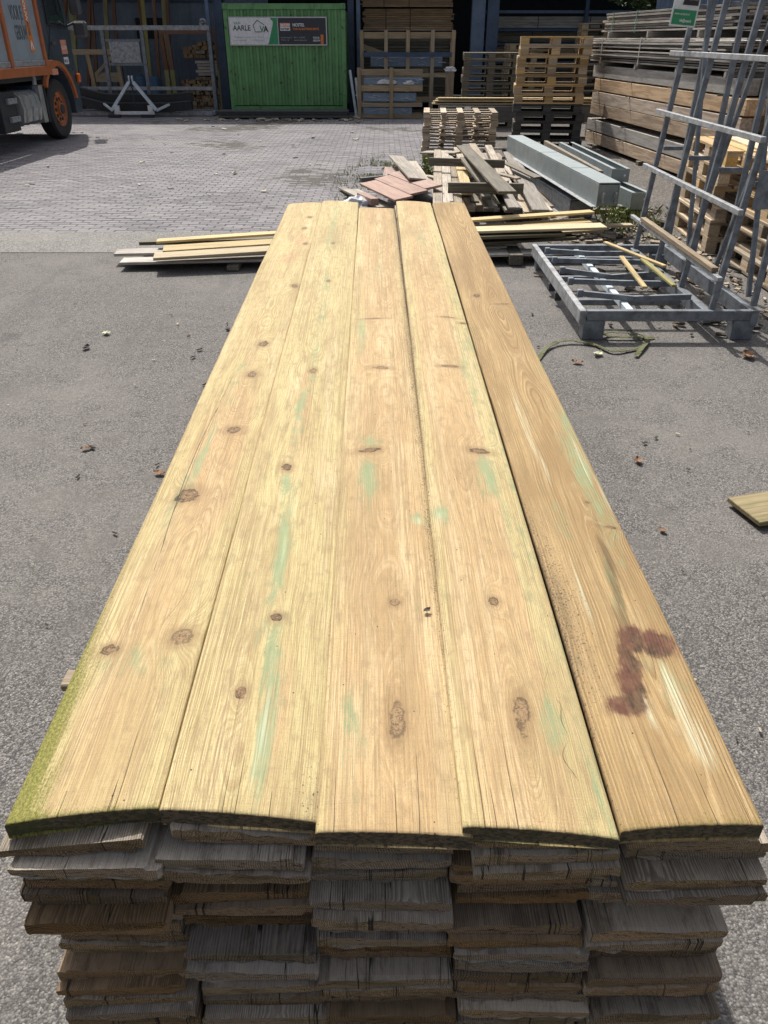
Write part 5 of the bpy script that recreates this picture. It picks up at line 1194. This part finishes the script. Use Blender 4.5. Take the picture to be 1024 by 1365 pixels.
# ---------------------------------------------------------------- shed
shd = thing('timber_shed', 'dark blue open-fronted shed along the back of the yard', 'building', (-1, 28, 0))
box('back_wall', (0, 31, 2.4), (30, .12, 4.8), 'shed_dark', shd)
box('roof', (0, 27.3, 4.7), (30, 7.6, .12), 'shed_dark', shd)  # raised, leaving an open gap above the eave shaped to let light in
box('eave_beam', (0, 23.55, 2.98), (30, .22, .26), 'blue_steel', shd)
box('fascia', (0, 23.42, 4.62), (30, .08, .3), 'dark_clad', shd)
for x_ in (-15, 15): box('side_wall', (x_, 27.3, 2.3), (.12, 7.4, 4.6), 'dark_clad', shd)
for x_, w, mt in ((-4.28, .22, 'blue_steel'), (-.86, .16, 'blue_steel'), (2.44, .34, 'blue_column'), (2.82, .30, 'blue_steel'), (8.6, .3, 'blue_steel'), (-10.5, .22, 'blue_steel')):
    bar('column', (x_, 23.75, 0), (x_, 23.75, 2.848), w, .24, mt, shd, up=(0, 1, 0))
bar('downpipe', (-.66, 23.5, 0), (-.66, 23.5, 2.848), .10, .10, 'blue_column', shd, up=(0, 1, 0)); bar('downpipe', (-4.52, 23.5, .0), (-4.52, 23.5, 2.848), .09, .09, 'blue_column', shd, up=(0, 1, 0))
k = 0
x_ = -12.0
while x_ < -4.5:
    corrug_wall('wall_panel', 0, 1.44, 0, 3.4, Matrix.Translation((x_, 25.9, 0)), 'dark_clad', shd, pitch=.36, dep=.015); x_ += 1.46
box('wall_window', (-6.0 - .6, 25.87, 1.95), (.9, .04, .5), 'shed_dark', shd)
bar('wall_rail', (-12, 25.86, 2.62), (-4.5, 25.86, 2.62), .05, .08, 'blue_steel', shd)
for k in range(3): plate('white_strip', 0, .45, 0, .05, 0, 'white', shd, Matrix.Translation((-2.75 + k * 1.9, 23.30, 2.84)) @ Matrix.Rotation(R(90), 4, 'X'))  # small white plates in a row before the eave beam
# grey wall and greenery behind the lumber pile
yw = thing('yard_wall', 'blue-grey sheet wall behind the lumber pile at the right', 'wall', (9, 19, 0))
x_ = 5.6
while x_ < 13: corrug_wall('wall_panel', 0, 1.2, 0, 2.75, Matrix.Translation((x_, 18.9 + (x_ - 4) * .02, 0)), 'blue_column', yw, pitch=.2, dep=.03); x_ += 1.22
bar('cap_rail', (5.6, 18.93, 2.79), (13.2, 19.1, 2.79), .1, .08, 'galv', yw)
tarp = thing('film_covered_pack', 'grey film sheet draped over the farthest pack at the top right', 'timber pack', LP(2.2, 2.5, 1.7))
mb = MB(); n = 24
prof = lambda i: 1.72 + .55 * math.sin(math.pi * min(1, max(0, i / 8))) ** .5
for i in range(n):
    pass
bm = bmesh.new(); gx, gy = 26, 14; grid = []
for i in range(gx + 1):
    row = []
    for j in range(gy + 1):
        a, s = 1.35 + 2.0 * j / gy, .9 + 3.4 * i / gx
        e = min(j, gy - j) / 3; z = 1.66 + (.34 if e >= 1 else .34 * e) + .03 * mnoise.noise(Vector((a * 6, s * 6, 0))) + .04 * mnoise.noise(Vector((a * 14, s * 2, 4)))
        row.append(bm.verts.new(LP(a, s, z)))
    grid.append(row)
for i in range(gx):
    for j in range(gy): bm.faces.new((grid[i][j], grid[i + 1][j], grid[i + 1][j + 1], grid[i][j + 1]))
me = bpy.data.meshes.new('film_sheet'); bm.to_mesh(me); bm.free(); me.materials.append(M['film_white']); link('film_sheet', me, I4, tarp)
for r_ in range(3): bar('board', LP(1.6, 1.0, 1.6 + .05 * r_), LP(1.6, 4.2, 1.6 + .05 * r_), .4, .045, 'heap_dark', tarp); bar('board', LP(2.6, 1.0, 1.6 + .05 * r_), LP(2.6, 4.2, 1.6 + .05 * r_), .4, .045, 'heap_dark', tarp)
def shrub(name, label, c, r, n, leaf, mat, seed, cat='shrub', stems=6):
    root = thing(name, label, cat, (c[0], c[1], 0)); q = random.Random(seed)
    mb = MB()
    for k in range(stems):
        a = q.uniform(0, 6.28); top = Vector((c[0] + r[0] * .6 * math.cos(a), c[1] + r[1] * .6 * math.sin(a), c[2] + r[2] * q.uniform(.2, .8)))
        mb.tube([(c[0] + .1 * math.cos(a), c[1] + .1 * math.sin(a), 0), Vector((c[0], c[1], 0)).lerp(top, .5) + Vector((.05, 0, 0)), top], [.03 * leaf * 12, .02 * leaf * 12, .006], 6)
    mb.build('stem', 'bark', root)
    V, F = [], []
    for k in range(n):
        d = Vector((q.gauss(0, 1), q.gauss(0, 1), q.gauss(0, 1))).normalized() * (q.random() ** .4)
        p = Vector((c[0] + d.x * r[0], c[1] + d.y * r[1], c[2] + d.z * r[2])); p += Vector((1, 1, 1)) * (.15 * r[0] * mnoise.noise(p * 3))
        u = Vector((q.gauss(0, 1), q.gauss(0, 1), q.gauss(0, .6))).normalized() * leaf * q.uniform(.6, 1.3); v = u.cross(Vector((q.gauss(0, 1), q.gauss(0, 1), q.gauss(0, 1)))).normalized() * leaf * .45
        i = len(V); V += [p - u, p + v, p + u, p - v]; F.append((i, i + 1, i + 2, i + 3))
    o = link('leaves', mesh('leaves', V, F, M[mat]), I4, root); o['kind'] = 'stuff'
shrub('shrub', 'green bush showing above the wall behind the lumber pile', (6.1, 20.6, 2.95), (1.2, .8, .85), 2600, .09, 'foliage', 3)

# ---------------------------------------------------------------- truck
TM = Matrix.Translation((-6.32, 17.05, 0)) @ Matrix.Rotation(R(-2.0), 4, 'Z')
tk = tag(link('truck', None, TM), 'parked grey and orange dropside truck with a dark slate cab', 'truck')
def tb(nm, c, size, mat, parent=None, bev=.01):
    return link(nm, boxmesh(size[0], size[1], size[2], M[mat], bev), TM @ Matrix.Translation(c), parent or tk)
# load body
tb('load_floor', (-1.22, -3.9, 1.10), (2.40, 6.9, .10), 'dark_steel')
tb('bottom_rail', (.045, -3.9, 1.20), (.07, 6.9, .15), 'orange'); tb('bottom_rail', (-2.48, -3.9, 1.20), (.07, 6.9, .15), 'orange')
for k in range(5):
    y0 = -.52 - 1.42 * k
    tb('side_post', (.05, y0 + .02, 1.86), (.08, .09, 1.18), 'orange'); tb('side_post', (-2.48, y0 + .02, 1.86), (.08, .09, 1.18), 'orange')
    if k < 4 or True:
        sp_ = tb('side_panel', (.03, y0 - .69, 1.87), (.03, 1.31, 1.14), 'truck_grey'); tb('side_panel', (-2.47, y0 - .69, 1.87), (.03, 1.31, 1.14), 'truck_grey')
        tb('panel_sill', (.052, y0 - .69, 1.325), (.03, 1.31, .09), 'galv_lath')
tb('top_rail', (.045, -3.9, 2.47), (.07, 6.95, .06), 'orange'); tb('top_rail', (-2.48, -3.9, 2.47), (.07, 6.95, .06), 'orange')
tb('head_board', (-1.22, -.46, 1.95), (2.44, .06, 1.6), 'truck_grey')
# lettering on the first panel (reads along the side of the truck)
PM = TM @ Matrix.Translation((.0465, -1.86, 1.40)) @ Matrix.Rotation(R(90), 4, 'Z') @ Matrix.Rotation(R(90), 4, 'X')
text('lettering', 'VOOR JE', .30, PM @ Matrix.Translation((.30, .58, .001)), 'ink_slate', tk, sx=.42, bold=.004)
text('lettering', 'GEBOUW', .30, PM @ Matrix.Translation((.36, .29, .001)), 'ink_slate', tk, sx=.36, bold=.004)
bm_ = PM
o = link('banner', boxmesh(.17, .93, .003, M['orange_flat'], 0), PM @ Matrix.Translation((.93, .56, .002)) @ Matrix.Rotation(R(0), 4, 'Z'), tk)
text('lettering', 'BOUW', .125, PM @ Matrix.Translation((.885, .93, .005)) @ Matrix.Rotation(R(-90), 4, 'Z'), 'white', tk, sx=.95, bold=.003)
text('lettering', 'PARTNER', .10, PM @ Matrix.Translation((.895, .57, .005)) @ Matrix.Rotation(R(-90), 4, 'Z'), 'ink_slate', tk, sx=.52, bold=.003)
mb = MB(); mb.bar((.88, .13, .005), (.93, .27, .005), .03, .004); mb.bar((.98, .13, .005), (.93, .27, .005), .03, .004); mb.build('arrow_mark', 'white', tk, PM)
# chassis, tanks, steps
tb('chassis_rail', (-.85, -3.0, .88), (.10, 9.2, .28), 'dark_steel'); tb('chassis_rail', (-1.65, -3.0, .88), (.10, 9.2, .28), 'dark_steel')
mbt = MB(); prof_ = [(-.62, .40), (-.66, .55), (-.62, .82), (-.50, .90), (-.12, .90), (-.02, .82), (.02, .62), (-.02, .42), (-.14, .36), (-.5, .36)]
mbt.prism(prof_, -1.75, -.98); ft = mbt.build('fuel_tank', 'tank_steel', tk, TM)
for y_ in (-1.62, -1.36, -1.10):
    mb2 = MB(); mb2.prism([(a * 1.03 + .008, .63 + (z_ - .63) * 1.03) for a, z_ in prof_], y_ - .03, y_ + .03); mb2.build('tank_band', 'galv_lath', ft, TM)
tb('grey_box', (-.28, -.78, .66), (.52, .16, .62), 'tank_steel'); tb('mudguard', (-.28, -.64, .70), (.54, .05, .72), 'black_rubber'); tb('blue_tank', (-.35, -.90, .72), (.5, .08, .5), 'blue_steel')
tb('step_unit', (-.30, -2.15, .62), (.50, .60, .62), 'dark_steel'); tb('step_plate', (-.03, -2.05, .50), (.06, .34, .09), 'galv_lath'); tb('step_plate', (-.03, -2.05, .78), (.06, .34, .09), 'galv_lath')
tb('bracket', (-.02, -1.0, 1.06), (.05, .10, .16), 'galv_lath'); tb('side_guard', (-.05, -3.6, .62), (.05, 2.0, .10), 'galv_lath'); tb('side_guard', (-.05, -3.6, .86), (.05, 2.0, .10), 'galv_lath')
def wheel(x, y, side):
    me_t = MB(); n = 36; r0, r1, w = .52, .30, .30
    prof2 = [(r1, -w/2 + .03), (r1 + .06, -w/2), (r0 - .03, -w/2 + .01), (r0, -w/2 + .05), (r0, w/2 - .05), (r0 - .03, w/2 - .01), (r1 + .06, w/2), (r1, w/2 - .03)]
    V, F = [], []
    for i in range(n):
        a = 2 * math.pi * i / n
        for rr, xx in prof2: V.append((x + side * xx - side * w/2, y + rr * math.cos(a), .52 + rr * math.sin(a)))
    m_ = len(prof2)
    for i in range(n):
        for j in range(m_ - 1): F.append((i*m_ + j, i*m_ + j + 1, ((i+1) % n)*m_ + j + 1, ((i+1) % n)*m_ + j))
    root = MB(); root.geo(V, F); wo_ = root.build('wheel', 'black_rubber', tk, TM, smooth=True)
    rim = MB(); V, F = [], []
    pr = [(.305, -.02), (.29, -.06), (.24, -.09), (.235, -.05), (.12, -.04), (.115, .01), (.0, .015)]
    for i in range(n):
        a = 2 * math.pi * i / n
        for rr, xx in pr: V.append((x + side * xx, y + rr * math.cos(a), .52 + rr * math.sin(a)))
    m_ = len(pr)
    for i in range(n):
        for j in range(m_ - 1): F.append((i*m_ + j, i*m_ + j + 1, ((i+1) % n)*m_ + j + 1, ((i+1) % n)*m_ + j))
    rim.geo(V, F); rim.build('rim', 'orange', wo_, TM)
    h = MB()
    for k in range(10):
        a = 2 * math.pi * k / 10; c = Vector((x + side * -.042, y + .18 * math.cos(a), .52 + .18 * math.sin(a))); h.tube([c, c + Vector((side * .012, 0, 0))], .033, 8)
    h.build('hand_hole', 'black_rubber', wo_, TM)
    h = MB(); h.tube([(x - side * .01, y, .52), (x + side * .03, y, .52)], [.10, .085], 14); h.build('hub', 'dark_steel', wo_, TM)
wheel(-.02, 0, 1); wheel(-2.42, 0, -1); wheel(-.02, -5.2, 1); wheel(-2.42, -5.2, -1)
# cab: side profile cut with a wheel arch, extruded across
def arc(cy, cz, r, a0, a1, n): return [(cy + r * math.cos(a0 + (a1 - a0) * i / n), cz + r * math.sin(a0 + (a1 - a0) * i / n)) for i in range(n + 1)]
cabp = [(-.40, 1.0), (-.40, 3.0), (-.25, 3.25), (.75, 3.3), (.90, 3.1), (1.03, 1.9), (1.05, .55), (.98, .40), (.70, .40)] + arc(0, .56, .68, R(-8), R(140), 12)
V = [(x, y, z) for x in (.0, -2.44) for y, z in cabp]; n = len(cabp)
F = [tuple(range(n)), tuple(range(n, 2*n))[::-1]] + [(i, (i+1) % n, (i+1) % n + n, i + n) for i in range(n)]
mbc = MB(); mbc.geo(V, F); cab = mbc.build('cab', 'truck_slate', tk, TM)
mb = MB(); pa = arc(0, .56, .70, R(10), R(150), 12); pb = arc(0, .56, .785, R(8), R(150), 12)
V = [(x, y, z) for x in (.05, -.30) for y, z in pa + pb]; m_ = 13; F = []
for q in range(12):
    F += [(q, q + 1, m_ + q + 1, m_ + q), (2*m_ + q, 2*m_ + m_ + q, 2*m_ + m_ + q + 1, 2*m_ + q + 1), (q, 2*m_ + q, 2*m_ + q + 1, q + 1), (m_ + q, m_ + q + 1, 3*m_ + q + 1, 3*m_ + q)]
F += [(0, m_, 3*m_, 2*m_), (12, 12 + 2*m_, 12 + 3*m_, 12 + m_)]
mb.geo(V, F); mb.build('wheel_arch', 'orange', tk, TM)
tb('fender_panel', (.02, -.28, 1.24), (.05, .42, .24), 'orange', bev=.02); tb('fender_step', (.045, -.15, 1.16), (.04, .26, .10), 'salmon')
mb = MB(); mb.prism([(.05, 1.95), (.05, 2.75), (.66, 2.75), (.86, 2.0), (.84, 1.90)], .001, .012, 'X'); mb.build('side_window', 'glass', tk, TM)
mb = MB()
for p, q in (((.05, 1.93), (.87, 1.88)), ((.03, 1.93), (.03, 2.78)), ((.03, 2.77), (.67, 2.77))): mb.bar((.012, *p), (.012, *q), .03, .025)
mb.build('window_frame', 'black_rubber', tk, TM)
tb('door_handle', (.02, .12, 1.62), (.03, .16, .05), 'black_board'); mb = MB()
for p, q in (((-.0, .42), (-.0, 2.8)), ((.0, 1.3), (.0, 1.9))): pass
tb('door_gap', (.0, -.02, 2.0), (.006, .012, 1.5), 'black_rubber', bev=0)
badge = tb('door_badge', (.006, .62, 1.56), (.008, .28, .24), 'salmon', bev=0); tb('door_badge', (.006, .62, 1.33), (.008, .22, .12), 'white', bev=0)
BMt = TM @ Matrix.Translation((.012, .50, 1.52)) @ Matrix.Rotation(R(90), 4, 'Z') @ Matrix.Rotation(R(90), 4, 'X')
text('lettering', 'BOUW', .085, BMt, 'white', tk, sx=.9, bold=.001); text('lettering', 'NL 42', .07, BMt @ Matrix.Translation((.02, -.22, .0)), 'ink', tk, sx=.9)
tb('indicator', (.05, .98, 1.02), (.07, .09, .16), 'lamp_orange', bev=.02); tb('headlight', (-.22, 1.07, .80), (.40, .06, .22), 'glass', bev=.02); tb('headlight', (-2.2, 1.07, .80), (.40, .06, .22), 'glass', bev=.02)
tb('bumper', (-1.24, 1.08, .52), (2.36, .10, .30), 'orange', bev=.03); tb('windscreen', (-1.22, .98, 2.45), (2.1, .03, .95), 'glass')
mir = tb('mirror', (.24, .96, 2.34), (.22, .14, .50), 'black_board', bev=.04); tb('mirror', (.26, 1.0, 1.86), (.26, .14, .28), 'black_board', bev=.04)
mb = MB(); mb.tube([(.0, .88, 2.75), (.20, .94, 2.70), (.22, .96, 2.5)], .02, 8); mb.tube([(.0, .92, 1.9), (.2, .98, 1.98)], .02, 8); mb.build('mirror_arm', 'black_rubber', tk, TM)

# ---------------------------------------------------------------- small things on the ground
def ribbon(name, label, pts, w, mat, cat, t=.003):
    mb = MB()
    for k in range(len(pts) - 1): 
        p, q = Vector(pts[k]), Vector(pts[k + 1]); mb.bar(p, q + (q - p).normalized() * .004, w, t, up=(.25 * math.sin(k), .2 * math.cos(k * 2), 1))
    return tag(mb.build(name, mat), label, cat)
def curve_pts(ctrl, n=24):
    out = []; c = [Vector(p) for p in ctrl]
    for i in range(len(c) - 1):
        p0, p1, p2, p3 = c[max(0, i - 1)], c[i], c[i + 1], c[min(len(c) - 1, i + 2)]
        for k in range(n // (len(c) - 1) + 1):
            t = k / (n // (len(c) - 1) + 1)
            out.append(.5 * ((2 * p1) + (-p0 + p2) * t + (2 * p0 - 5 * p1 + 4 * p2 - p3) * t * t + (-p0 + 3 * p1 - 3 * p2 + p3) * t ** 3))
    out.append(c[-1]); return out
ribbon('lashing_strap', 'olive webbing strap snaking over the asphalt between the stack and the stillage', curve_pts([(.95, 4.55, .004), (1.06, 4.78, .012), (1.20, 4.88, .018), (1.36, 4.84, .006), (1.45, 4.70, .012), (1.58, 4.74, .006), (1.68, 4.80, .012), (1.74, 4.95, .01), (1.70, 5.02, .014), (1.52, 5.04, .02), (1.47, 4.98, .02), (1.62, 4.96, .012), (1.80, 4.98, .006)], 60), .028, 'webbing', 'strap')
ribbon('strap_tail', 'short dark strap end lying crosswise beside the snaking strap', curve_pts([(1.74, 4.90, .012), (1.66, 4.76, .014), (1.58, 4.62, .006)], 8), .03, 'webbing', 'strap')
def leaf(label, x, y, size, mat, seed, cat='leaf', name='fallen_leaf'):
    q = random.Random(seed); a = q.uniform(0, 6.28); V = []; n = 9
    for i in range(n):
        t = i / (n - 1); w = math.sin(math.pi * t) ** .8 * .32 * (1 + .25 * q.uniform(-1, 1))
        for s in (-1, 0, 1):
            lx, ly = (t - .5), s * w; zz = .10 * abs(s) * q.uniform(.6, 1.6) + .10 * (t - .5) ** 2 * 4 + .02
            V.append((x + size * (lx * math.cos(a) - ly * math.sin(a)), y + size * (lx * math.sin(a) + ly * math.cos(a)), max(.001, size * zz)))
    F = [(i*3 + j, i*3 + j + 1, i*3 + j + 4, i*3 + j + 3) for i in range(n - 1) for j in range(2)]
    return tag(link(name, mesh(name, V, F, M[mat])), label, cat)
leaf('pale green leaf on the asphalt below the stillage foot', 1.35, 4.66, .085, 'leaf_pale', 1)
leaf('dry brown leaf on the asphalt left of the pale leaf', 1.19, 4.52, .07, 'leaf_dry', 2)
leaf('rusty curled leaf on the asphalt right of the strap', 2.28, 4.62, .12, 'leaf_dry', 3)
leaf('small rust leaf out on the asphalt right of the stack middle', 1.20, 3.22, .06, 'leaf_dry', 4)
leaf('brown leaf beside the right edge of the stack near the purple stain', .92, 1.86, .07, 'leaf_dry', 5)
leaf('small orange leaf on the asphalt near the single board', 1.13, 2.62, .04, 'leaf_dry', 6)
leaf('pale dry leaf on the left asphalt, far from the stack', -1.88, 5.07, .075, 'leaf_pale', 7)
leaf('dark curled leaf on the left asphalt below the pale leaf', -1.92, 4.78, .07, 'bark', 8)
leaf('tan leaf close to the left edge of the stack halfway along', -1.03, 3.10, .06, 'leaf_dry', 9)
leaf('dull brown leaf farther left on the asphalt, alone', -1.45, 3.35, .05, 'leaf_dry', 10)
leaf('curled dark leaf at the left edge of the picture', -.86, 1.62, .05, 'bark', 11)
leaf('pale scrap on the bricks, nearest to the truck shadow', -3.9, 13.5, .12, 'leaf_pale', 12)
leaf('white scrap on the bricks in front of the container', -2.2, 12.3, .14, 'leaf_pale', 13)
leaf('small dark bark flake lying on the middle top board', .076, 1.07, .016, 'bark', 14)
bpy.data.objects['fallen_leaf.013'].location.z = stack_z(.831, 1.08)
q = random.Random(21)
def litter(name, n, area, smin, smax, mat, z=.002, flat=.3):
    mb = MB()
    for k in range(n):
        x, y = area(q); s = q.uniform(smin, smax) * (q.random() + .4); a = q.uniform(0, 3.14); d = Vector((math.cos(a), math.sin(a), q.uniform(-.15, .15))) * s
        c = Vector((x, y, z + s * flat * .5)); mb.bar(c - d, c + d, s * q.uniform(.5, 1.0), s * flat, up=(q.uniform(-.4, .4), q.uniform(-.4, .4), 1))
    return tag(mb.build(name, mat), None, None, kind='stuff')
litter('bark_litter', 70, lambda q: (-(.62 + abs(q.gauss(0, .55))), q.uniform(1.2, 5.6)), .004, .018, 'bark')
litter('bark_litter', 36, lambda q: (.62 + abs(q.gauss(0, .9)), q.uniform(1.2, 6.0)), .004, .014, 'bark')
litter('chip_litter', 90, lambda q: (q.uniform(-2.5, 2.4), q.uniform(.9, 6)), .003, .010, 'chip')
litter('wood_chips', 420, lambda q: (q.gauss(1.98, .16), q.gauss(8.9, .45)), .015, .06, 'chip', .01, .35)
litter('wood_chips', 420, lambda q: (q.gauss(2.65, .4), q.uniform(5.2, 9.4)), .01, .045, 'chip', .006, .35)
litter('wood_chips', 110, lambda q: (q.uniform(-5, -.6), q.gauss(21.0, .18)), .02, .09, 'chip', .006, .3)
litter('wood_chips', 90, lambda q: (q.uniform(-8, 0), q.uniform(10, 20)), .015, .05, 'white_board', .006, .2)
litter('bark_litter', 260, lambda q: (q.gauss(2.7, .5), q.uniform(5.0, 9.6)), .01, .05, 'bark', .006, .35)
def blades(name, n, area, h, mat, spread=.35):
    V, F = [], []
    for k in range(n):
        x, y = area(q); hh = h * q.uniform(.4, 1.2); a = q.uniform(0, 6.28); lx, ly = math.cos(a) * hh * spread * q.random(), math.sin(a) * hh * spread * q.random(); w = .004 + .05 * hh * .35
        i = len(V); V += [(x - w * math.sin(a), y + w * math.cos(a), -.004), (x + w * math.sin(a), y - w * math.cos(a), -.004), (x + lx * .5, y + ly * .5, hh * .65), (x + lx * 1.3, y + ly * 1.3, hh)]
        F += [(i, i + 1, i + 2), (i, i + 2, i + 3)]
    return tag(link(name, mesh(name, V, F, M[mat])), None, None, kind='stuff')
def weed_area(q):
    while True:
        x, y = q.gauss(.05, .28), q.gauss(12.6, .75)
        gx_, gy_ = (x % .2) / .2, (y % .1) / .1
        if mnoise.noise(Vector((x * 2.2, y * 2.2, 9))) > -.12 and (gx_ < .25 or gy_ < .4 or q.random() < .25): return x, y
blades('weeds', 2600, weed_area, .032, 'grass')
blades('weeds', 260, lambda q: (q.gauss(-.45, .15), 10 + .1 * q.randint(0, 22) + q.gauss(0, .012)), .04, 'grass')
blades('weeds', 300, lambda q: (q.gauss(2.62, .2), q.gauss(8.9, .5)), .12, 'grass', .8)
shrub('weed_plant', 'leafy green weed with pale flowers beside the left board of the old heap', (.60, 11.3, .20), (.14, .16, .18), 170, .035, 'grass', 8, 'weed', 5)
shrub('weed_plant', 'small weed growing at the end of the large steel beam', (2.45, 8.35, .12), (.10, .10, .14), 70, .03, 'grass', 9, 'weed', 5)

# lettering becomes plain mesh
bpy.context.view_layer.update()
dg = bpy.context.evaluated_depsgraph_get()
fonts = [o for o in scene.objects if o.type == 'FONT']
done = []
for o in fonts:
    me = bpy.data.meshes.new_from_object(o.evaluated_get(dg)); me.name = 'lettering'
    done.append((o.name, me, o.parent, o.matrix_basis.copy()))
for o in fonts: bpy.data.objects.remove(o)
for nm, me, par, mbs in done:
    o = bpy.data.objects.new(nm, me); COL.objects.link(o); o.parent = par; o.matrix_basis = mbs
